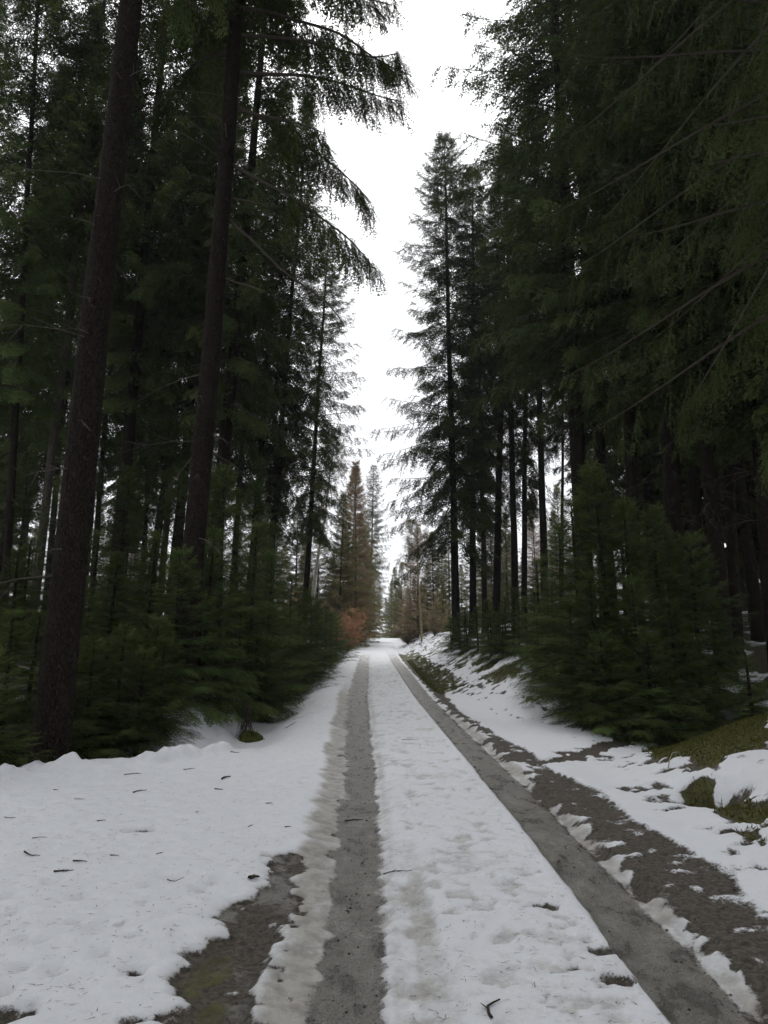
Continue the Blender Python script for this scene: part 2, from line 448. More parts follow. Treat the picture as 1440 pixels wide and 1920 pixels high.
    moss = np.maximum(moss, mb); snow = snow - mb * .9
    # --- hand-placed patches
    def patch(pts, amt, w=.06, nz=.18, into=None, val=1.0, lift=0.0):
        P = poly_ground(pts, lift)
        s = sst(-w, w, poly_sd(P, X, Y) + nz * n2 + .6 * nz * n3)
        nonlocal snow
        snow = snow - amt * s
        if into is not None: np.maximum(into, val * s, out=into)
        return s
    p = patch([(560, 1606), (520, 1610), (512, 1650), (470, 1690), (425, 1715), (405, 1755), (365, 1790), (322, 1832), (330, 1885),
               (350, 1990), (500, 1990), (492, 1850), (525, 1775), (548, 1735), (562, 1680)], .88, .10, .30); slush = np.maximum(slush, .9 * p)
    ice = np.maximum(ice, p * np.clip(.35 + 1.2 * n1 + 1.4 * n2, 0, 1)); hgt -= .03 * p
    g = sst(-.1, .1, poly_sd(poly_ground([(405, 1755), (322, 1832), (330, 1885), (350, 1990), (430, 1990), (440, 1830), (470, 1760)]), X, Y))
    moss = np.maximum(moss, g * np.clip(.40 + 1.3 * n2 + .8 * n1, 0, .8)); ice = ice * (1 - .5 * g)
    patch([(1000, 1440), (1060, 1418), (1150, 1388), (1250, 1346), (1330, 1312), (1440, 1272), (1440, 1296), (1345, 1330), (1200, 1392), (1095, 1428)], .95, .06, .18, moss, .35)
    patch([(1200, 1408), (1290, 1372), (1440, 1328), (1440, 1400), (1330, 1438), (1240, 1424)], .9, .10, .28, moss, .8)
    patch([(1270, 1485), (1300, 1462), (1335, 1470), (1352, 1508), (1440, 1522), (1440, 1556), (1380, 1545), (1290, 1516)], 1.0, .06, .14, moss, .85)
    patch([(1350, 1560), (1400, 1556), (1440, 1580), (1440, 1596)], .8, .05, .16, moss, .6)
    for (px, py, r, amt) in [(1025, 1702, .055, 1), (1128, 1787, .05, 1), (1155, 1838, .06, 1), (1078, 1818, .035, .7), (1040, 1760, .06, .35), (905, 1705, .06, .3),
                             (262, 1563, .075, 1), (545, 1622, .10, .9), (870, 1600, .05, .3), (985, 1640, .05, .35), (8, 1905, .07, 1), (245, 1917, .05, .8),
                             (250, 1828, .03, .9), (860, 1640, .04, .3), (1100, 1765, .04, .5), (935, 1660, .05, .3)]:
        c = on_ground(px, py)
        s = np.exp(-(((X - c[0]) / (r * 1.5)) ** 2 + ((Y - c[1]) / (r * 1.2)) ** 2) * (1 + 1.4 * n3))
        snow = snow - amt * s; slush = np.maximum(slush, .55 * s); hgt -= .02 * s
    # old footprints and melt pits
    for (px, py, r) in [(150, 1690, .055), (375, 1672, .05), (400, 1660, .045), (270, 1700, .04), (140, 1740, .04), (185, 1750, .065), (45, 1772, .03), (70, 1778, .035),
                        (38, 1822, .045), (105, 1825, .055), (60, 1890, .06), (225, 1745, .025), (245, 1765, .03), (15, 1685, .05), (575, 1472, .05), (585, 1452, .05), (580, 1462, .03),
                        (560, 1468, .04), (275, 1670, .04), (325, 1655, .05), (30, 1720, .04), (100, 1660, .05), (195, 1800, .04), (10, 1860, .05)]:
        c = on_ground(px, py)
        s = np.exp(-(((X - c[0]) / r) ** 2 + ((Y - c[1]) / (r * 1.25)) ** 2) ** 1.5)
        hgt -= .035 * s; snow = snow - .12 * s; slush = np.maximum(slush, .35 * s)
    for (px, py, r) in [(45, 1773, .015), (38, 1820, .018), (225, 1745, .012), (245, 1767, .014), (70, 1776, .012), (60, 1888, .018), (280, 1672, .012), (340, 1674, .012), (33, 1728, .01)]:
        c = on_ground(px, py); s = np.exp(-(((X - c[0]) / r) ** 2 + ((Y - c[1]) / r) ** 2)); snow = snow - .9 * s
    # lumps of the middle strip and of the turnout
    mid = sst(.18, .30, dl) * sst(-.20, -.32, dr)
    pit = sst(.02, .24, n2 + .8 * n3) * mid * near
    hgt -= .020 * pit; slush = np.maximum(slush, .52 * pit)
    hgt += mid * (.030 * n2 + .020 * n3) * near; slush = np.maximum(slush, mid * near * np.clip(.12 + .9 * n1 + .5 * n3, 0, .4))
    turn = sst(.35, .6, -dl) * near
    hgt += turn * (.036 * n1 + .030 * n2 + .016 * n3)
    # ragged lip of the turnout
    lip = np.exp(-((Y - snow_edge(X) + .25 + .5 * n1) / .30) ** 2) * sst(1.3, 1.8, -(X - xl)) * (1 - sst(11, 12, Y))
    hgt += lip * (.06 + .30 * np.clip(n1 + .6 * n2, 0, 1))
    snow = np.clip(snow, 0, 1); slush = np.clip(slush, 0, 1); moss = np.clip(moss, 0, 1); ice = np.clip(ice, 0, 1)
    thick = sst(.35, .65, snow + .30 * n3)
    Z = Z + hgt + .030 * thick * (1 - .65 * slush) + near * (1 - thick) * .02 * n3 + .006 * n3 * near
    Zf = Z
    ny, nx = X.shape
    gx = np.gradient(Zf, axis=1) / np.gradient(X, axis=1); gy = np.gradient(Zf, axis=0) / np.gradient(Y, axis=0)
    N = np.stack([-gx, -gy, np.ones_like(gx)], -1); N /= np.linalg.norm(N, axis=-1)[..., None]
    V = np.stack([X, Y, Zf], -1).reshape(-1, 3); N = N.reshape(-1, 3)
    idx = np.arange(ny * nx).reshape(ny, nx)
    Q = np.stack([idx[:-1, :-1], idx[:-1, 1:], idx[1:, 1:], idx[1:, :-1]], -1).reshape(-1, 4)
    xc = .25 * (X[:-1, :-1] + X[:-1, 1:] + X[1:, :-1] + X[1:, 1:]); yc = Y[:-1, :-1]
    on_road = ((xc > rut_left(yc) - .62) & (xc < rut_left(yc) + GAUGE + .85) & (yc < 260)).ravel()
    A = {'snow': snow.ravel(), 'slush': slush.ravel(), 'moss': moss.ravel(), 'ice': ice.ravel()}
    for name, sel in (('road', on_road), ('ground', ~on_road)):
        q = Q[sel]; used = np.unique(q); rm = np.full(len(V), -1, np.int64); rm[used] = np.arange(len(used))
        me = mesh_np(name, V[used], rm[q], [M_GROUND], None, {k: v[used] for k, v in A.items()}, True)
        me.normals_split_custom_set_from_vertices(N[used].tolist())
        o = obj(name, me); o['kind'] = 'structure'
        o['label'] = 'icy forest track with two thawed wheel ruts' if name == 'road' else 'forest floor and verges under melting snow'
    return X, Y, snow, moss, Zf
GX, GY, GSNOW, GMOSS, GZ = build_ground()
_xs, _ys = GX[0], GY[:, 0]
def surf(x, y):
    """height of the finished ground"""
    i = np.clip(np.searchsorted(_ys, y) - 1, 0, len(_ys) - 2); j = np.clip(np.searchsorted(_xs, x) - 1, 0, len(_xs) - 2)
    fy = (y - _ys[i]) / (_ys[i + 1] - _ys[i]); fx = (x - _xs[j]) / (_xs[j + 1] - _xs[j])
    return (GZ[i, j] * (1 - fx) + GZ[i, j + 1] * fx) * (1 - fy) + (GZ[i + 1, j] * (1 - fx) + GZ[i + 1, j + 1] * fx) * fy

# ---------------------------------------------------------------- foliage sprays
def spray_template(rng, step, nl, nw, side_n, droop=.12, ang=.9, flat=.35):
    """unit-long twig along +X with side shoots, clad in narrow needle blades"""
    P = []; D = []
    def shoot(p0, d, L):
        n = max(2, int(L / step)); s = (np.arange(n) + rng.random(n) * .6) / n
        pts = p0 + d * (s * L)[:, None]; pts[:, 2] -= droop * (s * L) ** 2
        P.append(pts); D.append(np.tile(d, (n, 1)))
    shoot(np.zeros(3), np.array([1., 0, 0]), 1.0)
    for i in range(side_n):
        t = .06 + .86 * (i + rng.random() * .5) / side_n; sg = 1 if i % 2 else -1
        d = np.array([math.cos(ang), sg * math.sin(ang), -.12 + .3 * (rng.random() - .6)]); d /= np.linalg.norm(d)
        shoot(np.array([t, 0, -droop * t * t]), d, (.52 * (1 - t) + .13) * (.7 + .5 * rng.random()))
    P = np.concatenate(P); D = np.concatenate(D); n = len(P)
    out = []
    for sg in (-1, 1):
        side = np.stack([-D[:, 1], D[:, 0], np.zeros(n)], 1) * sg
        nd = D * (.55 + .3 * rng.random((n, 1))) + side * (.55 + .3 * rng.random((n, 1))) + np.stack([np.zeros(n), np.zeros(n), (rng.random(n) - .4) * flat * 2], 1)
        nd /= np.linalg.norm(nd, axis=1)[:, None]
        L = nl * (.75 + .5 * rng.random((n, 1)))
        w = np.cross(nd, np.array([0, 0, 1.]) + .6 * (rng.random((n, 3)) - .5)); w /= np.linalg.norm(w, axis=1)[:, None] + 1e-9
        a = P - D * nw * .6; b = P + D * nw * .6 + w * nw * .25; c = P + nd * L
        out.append(np.stack([a, b, c], 1))
    T = np.concatenate(out).reshape(-1, 3)
    return T

def place(soup, templates, pos, dirs, ups, scale, tint, rng, m=0):
    n = len(pos)
    Xa = dirs / (np.linalg.norm(dirs, axis=1)[:, None] + 1e-9)
    Ya = np.cross(ups, Xa); Ya /= np.linalg.norm(Ya, axis=1)[:, None] + 1e-9
    Za = np.cross(Xa, Ya)
    R = np.stack([Xa, Ya, Za], -1) * scale[:, None, None]
    ch = rng.integers(0, len(templates), n)
    for k, T in enumerate(templates):
        s = ch == k
        if not s.any(): continue
        V = np.einsum('nij,vj->nvi', R[s], T) + pos[s][:, None, :]
        nv = len(T); cnt = s.sum()
        F = np.arange(cnt * nv).reshape(-1, 3)
        r = np.linalg.norm(T, axis=1); r = r / r.max()
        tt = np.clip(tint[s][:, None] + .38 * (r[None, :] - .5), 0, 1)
        soup.tris(V.reshape(-1, 3), F, m, tt.ravel())

RNG = np.random.default_rng(5)
T_NEAR = [spray_template(RNG, .078, .095, .038, 8) for _ in range(5)]
T_MID = [spray_template(RNG, .13, .15, .070, 7) for _ in range(5)]
T_FAR = [spray_template(RNG, .25, .30, .14, 4) for _ in range(4)]
T_ROAD = [spray_template(RNG, .20, .23, .10, 5) for _ in range(4)]
T_YOUNG = [spray_template(RNG, .085, .085, .042, 8, droop=.10, ang=.85, flat=.18) for _ in range(5)]
T_HANG = [spray_template(RNG, .060, .060, .034, 4, droop=.0, ang=.38) for _ in range(5)]
T_CURT = [spray_template(RNG, .050, .050, .017, 7, droop=.0, ang=.5) for _ in range(5)]
T_TWIG = [spray_template(RNG, .15, .24, .040, 7, droop=-.05, ang=.8) for _ in range(4)]
T_LEAF = [spray_template(RNG, .10, .085, .075, 6, droop=-.1, ang=.8, flat=.9) for _ in range(4)]

def conifer(seed, H, cb, R, templates, mats, hang=.8, elev=(50, -22), sag=.32, whorl=(.30, .62), nb=(4, 6), dens=6.5, spr=(.45, .85),
            shape=.80, lower=.35, wood_sides=3, bare=.18, cut=None, asym=0.0):   # cut = (height, coarser sprays above it)
    rng = np.random.default_rng(seed); so = Soup()
    z = H - .12; az = rng.random() * 6.28
    POS, DIR, UP, SC, TI = [], [], [], [], []
    # leader
    for k in range(6):
        a = k * 1.05; POS.append([0, 0, H - .35 + .05 * k]); DIR.append([.45 * math.cos(a), .45 * math.sin(a), 1]); UP.append([math.sin(a), -math.cos(a), .2]); SC.append(spr[0] * .55); TI.append(.7)
    while z > cb:
        t = (H - z) / (H - cb)
        k = rng.integers(nb[0], nb[1] + 1)
        wj = .55 + .75 * rng.random()
        for b in range(k):
            az += 2 * pi / k * (.75 + .5 * rng.random())
            L = R * (t ** shape) * (.72 + .42 * rng.random()) * (.8 + .2 * wj)
            L *= 1 - lower * float(sst(np.array(.72), np.array(1.0), np.array(t)))
            L *= 1 + asym * math.cos(az)
            L = max(L, .18)
            e0 = radians(elev[0] + (elev[1] - elev[0]) * t ** .8 + 14 * (rng.random() - .5))
            zb = z + .25 * (rng.random() - .5) * whorl[1]
            s = np.linspace(0, 1, 7)
            hz = np.array([math.cos(az), math.sin(az), 0]); sd = np.array([-hz[1], hz[0], 0])
            bend = .10 * (rng.random() - .5) * L
            pts = hz * (s * L * math.cos(e0))[:, None] + sd * (bend * s ** 2)[:, None]
            pts[:, 2] = zb + L * (math.sin(e0) * s - sag * t * s ** 2 + .14 * s ** 4)
            r0 = .006 + .0075 * L
            V, Q = tube(pts, r0 * (1 - .85 * s), wood_sides); so.quads(V, Q, 1)
            n = max(3, int(dens * (.35 + L)))
            sp = bare + (1 - bare) * (np.arange(n) + rng.random(n)) / n
            tintb = .25 + .45 * rng.random()
            for q in sp:
                j = min(5, int(q * 6)); f = q * 6 - j
                p = pts[j] * (1 - f) + pts[j + 1] * f; tg = pts[j + 1] - pts[j]; tg = tg / (np.linalg.norm(tg) + 1e-9)
                for sg in (-1, 1):
                    h = hang * (.25 + .9 * t) * (.4 + 1.0 * rng.random())
                    d = tg * (.45 + .3 * rng.random()) + sd * sg * (.75 - .3 * q) * (.6 + .6 * rng.random()) + np.array([0, 0, -h])
                    POS.append(p); DIR.append(d); UP.append(np.array([0, 0, 1.]) + .5 * (rng.random(3) - .5) + hz * h * .8)
                    sc = (spr[0] + (spr[1] - spr[0]) * min(1, L / (R + 1e-6))) * (1.05 - .45 * q) * (.7 + .5 * rng.random())
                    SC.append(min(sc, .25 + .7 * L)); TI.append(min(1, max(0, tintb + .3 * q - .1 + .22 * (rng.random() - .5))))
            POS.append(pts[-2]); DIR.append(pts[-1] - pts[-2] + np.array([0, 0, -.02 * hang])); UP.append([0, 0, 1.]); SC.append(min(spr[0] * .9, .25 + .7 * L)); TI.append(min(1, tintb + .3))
        z -= (whorl[0] + (whorl[1] - whorl[0]) * t) * (.7 + .6 * rng.random())
    POS, DIR, UP, SC, TI = np.array(POS), np.array(DIR, float), np.array(UP, float), np.array(SC), np.array(TI)
    lo = POS[:, 2] < (cut[0] if cut else 1e9)
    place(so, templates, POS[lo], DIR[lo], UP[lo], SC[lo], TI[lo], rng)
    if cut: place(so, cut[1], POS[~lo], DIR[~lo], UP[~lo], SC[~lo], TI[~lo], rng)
    return so.mesh('crown', mats)

def dead_twigs(seed, z0, z1, n, L=(.4, 1.5), r=.008, mat=None):
    rng = np.random.default_rng(seed); so = Soup()
    for i in range(n):
        z = z0 + (z1 - z0) * rng.random() ** .8; a = rng.random() * 6.28; l = L[0] + (L[1] - L[0]) * rng.random() ** 1.5
        e = -.25 + .35 * rng.random(); s = np.linspace(0, 1, 4)
        p = np.stack([math.cos(a) * (s * l + .05), math.sin(a) * (s * l + .05), z + l * (e * s - .25 * s ** 2)], 1)
        V, Q = tube(p, r * (1 - .8 * s), 3); so.quads(V, Q, 0)
        for k in range(2):
            j = 1 + k; d = p[j + 1] - p[j]; sdv = np.array([-d[1], d[0], -.3 * l]) * (1 if rng.random() < .5 else -1)
            q = p[j] + np.linspace(0, 1, 3)[:, None] * (d * .7 + sdv * .6)
            V, Q = tube(q, .5 * r * np.array([1, .7, .2]), 3); so.quads(V, Q, 0)
    return so.mesh('bare_branches', [mat or M_DEAD])

def trunk_mesh(seed, H, r, sides=10, rings=26, flare=.35, wob=.02, mat=None, moss_h=0.0, rough=.05):
    rng = np.random.default_rng(seed)
    s = np.concatenate([[-.8, -.3, 0, .12, .3, .6], np.linspace(1.0, H, rings)])
    rad = r * (1 - np.clip(s, 0, H) / H) ** .72 * .94 + .012
    rad = rad * (1 + flare * np.exp(-np.clip(s, 0, 99) / (.9 * r + .18)))
    ph = rng.random(4) * 6.28
    x = wob * (np.sin(s * .35 + ph[0]) - math.sin(ph[0]) + .4 * np.sin(s * 1.1 + ph[1]) - .4 * math.sin(ph[1]))
    y = wob * (np.sin(s * .31 + ph[2]) - math.sin(ph[2]) + .4 * np.sin(s * .9 + ph[3]) - .4 * math.sin(ph[3]))
    V, Q = tube(np.stack([x, y, s], 1), rad, sides, rng, rough)
    zz = V[:, 2]
    return mesh_np('trunk', V, Q, [mat or M_BARK], None, {'moss': np.clip(1 - zz / (moss_h + 1e-6), 0, 1) * (.9 if moss_h > 0 else 0)}, True)

NM = [M_NEEDLE, M_WOOD]
SOUPS = {}
def crown(key):
    if key not in SOUPS:
        SOUPS[key] = {
            'tall_a': lambda: conifer(11, 27, 7.0, 3.3, T_MID, NM, hang=1.0, dens=3.6),
            'tall_b': lambda: conifer(12, 26, 11.5, 3.0, T_MID, NM, hang=1.1, dens=3.7),
            'tall_c': lambda: conifer(13, 25, 5.0, 2.9, T_MID, NM, hang=.8, dens=3.4, lower=.5),
            'edge_a': lambda: conifer(14, 27, 4.2, 4.1, T_MID, NM, hang=1.0, dens=3.1, lower=.25, elev=(48, -14), shape=.48),
            'edge_b': lambda: conifer(15, 26, 6.5, 3.7, T_MID, NM, hang=1.0, dens=3.1, lower=.3, elev=(52, -16), shape=.52),
            'curtain': lambda: conifer(16, 25, 5.0, 3.9, T_CURT, NM, hang=2.2, dens=3.0, lower=.10, elev=(45, -20), spr=(.6, 1.05), cut=(12.5, T_MID)),
            'far_a': lambda: conifer(17, 20, 2.0, 3.1, T_FAR, NM, hang=.6, dens=4.0, lower=.2),
            'far_b': lambda: conifer(18, 22, 5.0, 2.9, T_FAR, NM, hang=.7, dens=4.0),
            'road_a': lambda: conifer(19, 15, .4, 3.5, T_ROAD, [M_FAR, M_WOOD], hang=.5, dens=4.0, lower=.1, elev=(50, -5), sag=.2),
            'road_b': lambda: conifer(20, 13, .4, 3.0, T_ROAD, [M_FAR, M_WOOD], hang=.35, dens=4.0, lower=.1, elev=(50, 0), sag=.15),
            'young_a': lambda: conifer(31, 4.6, .05, 1.8, T_YOUNG, [M_YOUNG, M_WOOD], hang=.34, elev=(48, -14), sag=.22, whorl=(.26, .36), nb=(6, 8), dens=6.4, spr=(.30, .56), shape=.80, lower=.0, bare=.10),
            'young_b': lambda: conifer(32, 3.4, .04, 1.6, T_YOUNG, [M_YOUNG, M_WOOD], hang=.32, elev=(46, -12), sag=.20, whorl=(.22, .30), nb=(6, 8), dens=6.8, spr=(.28, .52), shape=.76, lower=.0, bare=.10),
            'young_c': lambda: conifer(33, 2.1, .03, 1.2, T_YOUNG, [M_YOUNG, M_WOOD], hang=.28, elev=(46, -8), sag=.16, whorl=(.16, .21), nb=(6, 7), dens=7.5, spr=(.24, .42), shape=.72, lower=.0, bare=.08),
            'young_d': lambda: conifer(34, 6.2, .1, 2.0, T_YOUNG, [M_YOUNG, M_WOOD], hang=.36, elev=(48, -14), sag=.22, whorl=(.30, .40), nb=(6, 8), dens=4.4, spr=(.36, .66), shape=.8, lower=.0, bare=.12),
            'larch_a': lambda: conifer(41, 14, .6, 2.4, T_TWIG, [M_LARCH, M_LARCH], hang=.25, elev=(45, 0), sag=.1, dens=4.0, spr=(.5, .9), lower=.0),
        }[key]()
    return SOUPS[key]
CROWN_H = {'tall_a': 27, 'tall_b': 26, 'tall_c': 25, 'edge_a': 27, 'edge_b': 26, 'curtain': 25, 'far_a': 20, 'far_b': 22, 'road_a': 15, 'road_b': 13,
           'young_a': 4.6, 'young_b': 3.4, 'young_c': 2.1, 'young_d': 6.2, 'larch_a': 14}
CROWN_B = {'tall_a': 8.5, 'tall_b': 11.5, 'tall_c': 6.5, 'edge_a': 4.2, 'edge_b': 6.5, 'curtain': 5.2}
TW = {}
def twigs_for(key, n):
    if (key, n) not in TW: TW[(key, n)] = dead_twigs(len(TW) + 50, 2.2, CROWN_B.get(key, 8) + 2.0, n)
    return TW[(key, n)]

def tree(name, x, y, key, label, cat, scale=1.0, diam=.35, rot=0.0, lean=(0, 0), group=None, twigs=46, bark=None, sides=10, rings=22, moss_h=0.0, trunk=None, rough=.05, sink=.05):
    z = surf(x, y) - sink
    root = empty(name, (x, y, z)); root.rotation_euler = (lean[1], lean[0], 0)
    root.rotation_mode = 'XYZ'
    H = CROWN_H[key] * scale
    tm = trunk or trunk_mesh(int(abs(x * 131 + y * 17)) + 3, H, diam / 2, sides, rings, mat=bark, moss_h=moss_h, rough=rough)
    obj('trunk', tm, root)
    c = obj('crown', crown(key), root); c.scale = (scale,) * 3; c.rotation_euler = (0, 0, rot)
    if twigs and key in CROWN_B:
        b = obj('bare_branches', twigs_for(key, twigs), root); b.scale = (scale,) * 3; b.rotation_euler = (0, 0, rot * 1.7); b['kind'] = 'stuff'
    tag(root, label, cat, group)
    return root

def trunk_tree(p1, p2, w_px, Y, key, label, scale=1.0, group=None, rot=0.0, **kw):
    """a tall tree whose trunk passes two photo points at distance Y"""
    a, b = at_y(*p1, Y), at_y(*p2, Y)
    gx = (b[0] - a[0]) / (b[2] - a[2])
    zb = a[2]; xb = a[0]
    for _ in range(8):
        zg = float(surf(xb, Y)); xb = a[0] + gx * (zg - a[2])
    d = w_px * Y / FPX
    return tree(kw.pop('name', 'spruce_tree'), xb, Y, key, label, 'tree', scale, d * 1.08, rot, (math.atan(gx), 0), group, **kw)

# ---------------------------------------------------------------- tall spruces with their own look
rr = random.Random(4)
T1 = trunk_tree((107, 1300), (247, 0), 62, 9.6, 'tall_b', 'thickest spruce, its mossy foot just behind the lip of the snowy turnout', 1.2, rot=.4,
           sides=28, rings=150, moss_h=1.1, twigs=26, rough=.06)
T2 = trunk_tree((362, 1050), (446, 0), 41, 13.0, 'tall_b', 'tall spruce with long drooping limbs hanging over the road', 1.18, rot=2.2,
                sides=22, rings=110, twigs=30, rough=.06)

for o_, sd_, r_ in ((T1, 201, .23), (T2, 202, .19)):
    k_ = obj('branch_stubs', dead_twigs(sd_, .8, 13, 70, (r_ * .8, r_ * 1.25), .012, M_WOOD), o_); k_['kind'] = 'stuff'
SIDE_A = 'tall spruces behind the young spruce thicket'
SIDE_B = 'tall spruces on the mossy bank'
LEFT = [
    ((222, 1010), (270, 480), 24, 20, 'tall_a', 1.0, None, 'dark knobbly spruce trunk between the thickest spruce and the drooping one', None),
    ((85, 950), (165, 260), 16, 19, 'tall_b', .95, 'grey', 'slim grey-barked spruce just beyond the thickest spruce', None),
    ((103, 930), (132, 600), 11, 25, 'tall_a', .9, None, None, SIDE_A),
    ((300, 960), (345, 620), 14, 24, 'tall_a', .95, None, None, SIDE_A),
    ((316, 930), (343, 600), 12, 27, 'tall_b', 1.0, 'grey', 'slim grey-barked spruce deep in the stand behind the drooping spruce', None),
    ((346, 900), (376, 560), 18, 23, 'tall_c', 1.05, None, None, SIDE_A),
    ((416, 900), (440, 640), 26, 20, 'tall_a', 1.0, None, 'stout dark spruce standing close behind the drooping one', None),
    ((480, 980), (496, 740), 12, 30, 'tall_a', .95, None, 'slim spruce rising beside the tallest young spruce of the thicket edge', None),
    ((505, 1060), (532, 740), 13, 30, 'tall_c', 1.0, None, 'slim black spruce trunk close beside the thin whitish birch stem', None),
    ((571, 1155), (589, 870), 11, 38, 'edge_b', .88, None, 'slim black-trunked spruce at the roadside above the copper-leaved shrub', None),
    ((15, 1000), (38, 600), 14, 18, 'tall_a', .9, None, None, SIDE_A),
    ((272, 1000), (284, 780), 9, 29, 'tall_c', .9, None, None, SIDE_A),
    ((448, 900), (470, 560), 12, 33, 'edge_b', .9, None, None, SIDE_A),
    ((190, 900), (214, 600), 10, 31, 'tall_a', 1.0, None, None, SIDE_A),
    ((55, 900), (90, 500), 11, 28, 'tall_c', .95, None, None, SIDE_A),
    ((392, 900), (408, 640), 10, 38, 'edge_b', .85, None, None, SIDE_A),
]
for i, (p1, p2, w, Y, key, sc, bk, lab, grp) in enumerate(LEFT):
    trunk_tree(p1, p2, w, Y, key, lab or 'tall dark spruce with bare lower trunk behind the young spruce thicket', sc, grp, rot=i * 1.3,
               bark=M_BARK_GREY if bk else None)
RIGHT = [
    ((855, 1160), (845, 760), 15, 36, 'edge_a', 1.0, 'roadside spruce on the bank, foliage hanging low towards the track', None),
    ((886, 1120), (886, 700), 13, 37, 'edge_b', .98, 'second dark trunk in the open row after the low-hanging roadside spruce', None),
    ((908, 1110), (901, 780), 10, 41, 'tall_a', .9, 'third, slightly tilted trunk in the open row after the low-hanging roadside spruce', None),
    ((932, 1110), (939, 780), 14, 36, 'tall_b', 1.0, 'fourth trunk in the open row after the low-hanging roadside spruce, leaning uphill', None),
    ((965, 1110), (958, 770), 13, 35, 'tall_b', 1.0, 'fifth trunk in the open row after the low-hanging roadside spruce', None),
    ((984, 1090), (986, 800), 11, 39, 'tall_a', .95, 'sixth, slimmer trunk in the open row after the low-hanging roadside spruce', None),
    ((1019, 1050), (1009, 640), 14, 32, 'tall_b', 1.02, 'last trunk of the open row, bare and straight, before the wide sky gap', None),
    ((1053, 980), (1053, 700), 6, 37, 'tall_b', .8, 'thinnest spruce stem in the gap beside the thick pair on the bank', None),
    ((1090, 950), (1063, 450), 32, 22, 'edge_b', 1.28, 'thick straight spruce rising behind the young spruce clump, stouter of a pair', None),
    ((1128, 880), (1098, 450), 25, 24, 'edge_b', 1.2, 'straight spruce behind the young spruce clump, slimmer of a close pair', None),
    ((1185, 900), (1175, 620), 24, 20, 'tall_a', 1.0, None, SIDE_B),
    ((1212, 900), (1195, 620), 18, 24, 'tall_c', 1.0, None, SIDE_B),
    ((1262, 940), (1248, 640), 36, 17, 'edge_b', 1.0, 'very stout dark spruce behind the tallest young spruces of the bank clump', None),
    ((1300, 920), (1288, 700), 22, 20, 'tall_c', 1.0, None, SIDE_B),
    ((1345, 1060), (1310, 650), 30, 15, 'tall_a', .95, None, SIDE_B),
    ((1380, 1150), (1360, 700), 19, 15.5, 'tall_c', 1.05, 'slim bare-footed spruce standing where snow shows beside the bank clump', None),
    ((1432, 1000), (1405, 700), 22, 14, 'tall_c', 1.0, None, SIDE_B),
]
for i, (p1, p2, w, Y, key, sc, lab, grp) in enumerate(RIGHT):
    trunk_tree(p1, p2, w, Y, key, lab or 'tall dark spruce with bare lower trunk on the mossy bank', sc, grp, rot=i * 1.7 + .5)
tree('spruce_tree', 5.3, 8.2, 'curtain', 'spruce with a curtain of drooping dark foliage above the wet hollow', 'tree', 1.0, .45, 1.0, twigs=0)

# long limbs of the drooping spruce, each a part
def limb(root, px_pts, Y0, Y1, hangers, r0, seed, hang_len=(.40, 1.35), start=.25):
    rng = np.random.default_rng(seed)
    base = np.array([at_y(px, py, Y0 + (Y1 - Y0) * k / (len(px_pts) - 1)) for k, (px, py) in enumerate(px_pts)])
    s = np.linspace(0, len(base) - 1, 16); i = np.clip(s.astype(int), 0, len(base) - 2); f = (s - i)[:, None]
    pts = base[i] * (1 - f) + base[i + 1] * f
    for _ in range(2): pts[1:-1] = .25 * pts[:-2] + .5 * pts[1:-1] + .25 * pts[2:]
    u = np.linspace(0, 1, 16)
    so = Soup(); V, Q = tube(pts, r0 * (1 - .85 * u) + .003, 6); so.quads(V, Q, 1)
    POS, DIR, UP, SC, TI = [], [], [], [], []
    for k in range(hangers):
        q = start + (1 - start) * rng.random() ** .95; a = q * 15; j = min(14, int(a)); p = pts[j] + (pts[j + 1] - pts[j]) * (a - j)
        tg = pts[j + 1] - pts[j]; tg = tg / np.linalg.norm(tg)
        sd = np.array([rng.normal() * .25, rng.normal() * .55, 0])
        # a side twig that carries hanging strands
        L = (.25 + .55 * rng.random()) * (1.15 - .7 * q)
        tw = p + np.linspace(0, 1, 4)[:, None] * (tg * .5 + sd) * L; tw[:, 2] -= .25 * L * np.linspace(0, 1, 4) ** 2
        V, Q = tube(tw, np.array([.006, .005, .004, .002]), 3); so.quads(V, Q, 1)
        for m in range(2 + (k % 2)):
            pp = tw[m + 1]; hl = (hang_len[0] + (hang_len[1] - hang_len[0]) * rng.random() ** 2) * (1.1 - .5 * q)
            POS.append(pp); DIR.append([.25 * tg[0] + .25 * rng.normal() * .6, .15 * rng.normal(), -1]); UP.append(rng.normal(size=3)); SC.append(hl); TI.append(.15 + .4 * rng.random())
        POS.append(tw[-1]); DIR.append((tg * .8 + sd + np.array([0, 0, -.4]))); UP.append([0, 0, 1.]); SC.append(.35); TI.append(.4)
    if hangers: place(so, T_HANG, np.array(POS), np.array(DIR, float), np.array(UP, float), np.array(SC), np.array(TI), rng)
    me = so.mesh('limb', NM)
    o = obj('limb', me, root); o.matrix_parent_inverse = root_matrix(root).inverted()
    return o
def root_matrix(o):
    return Matrix.Translation(o.location) @ o.rotation_euler.to_matrix().to_4x4()
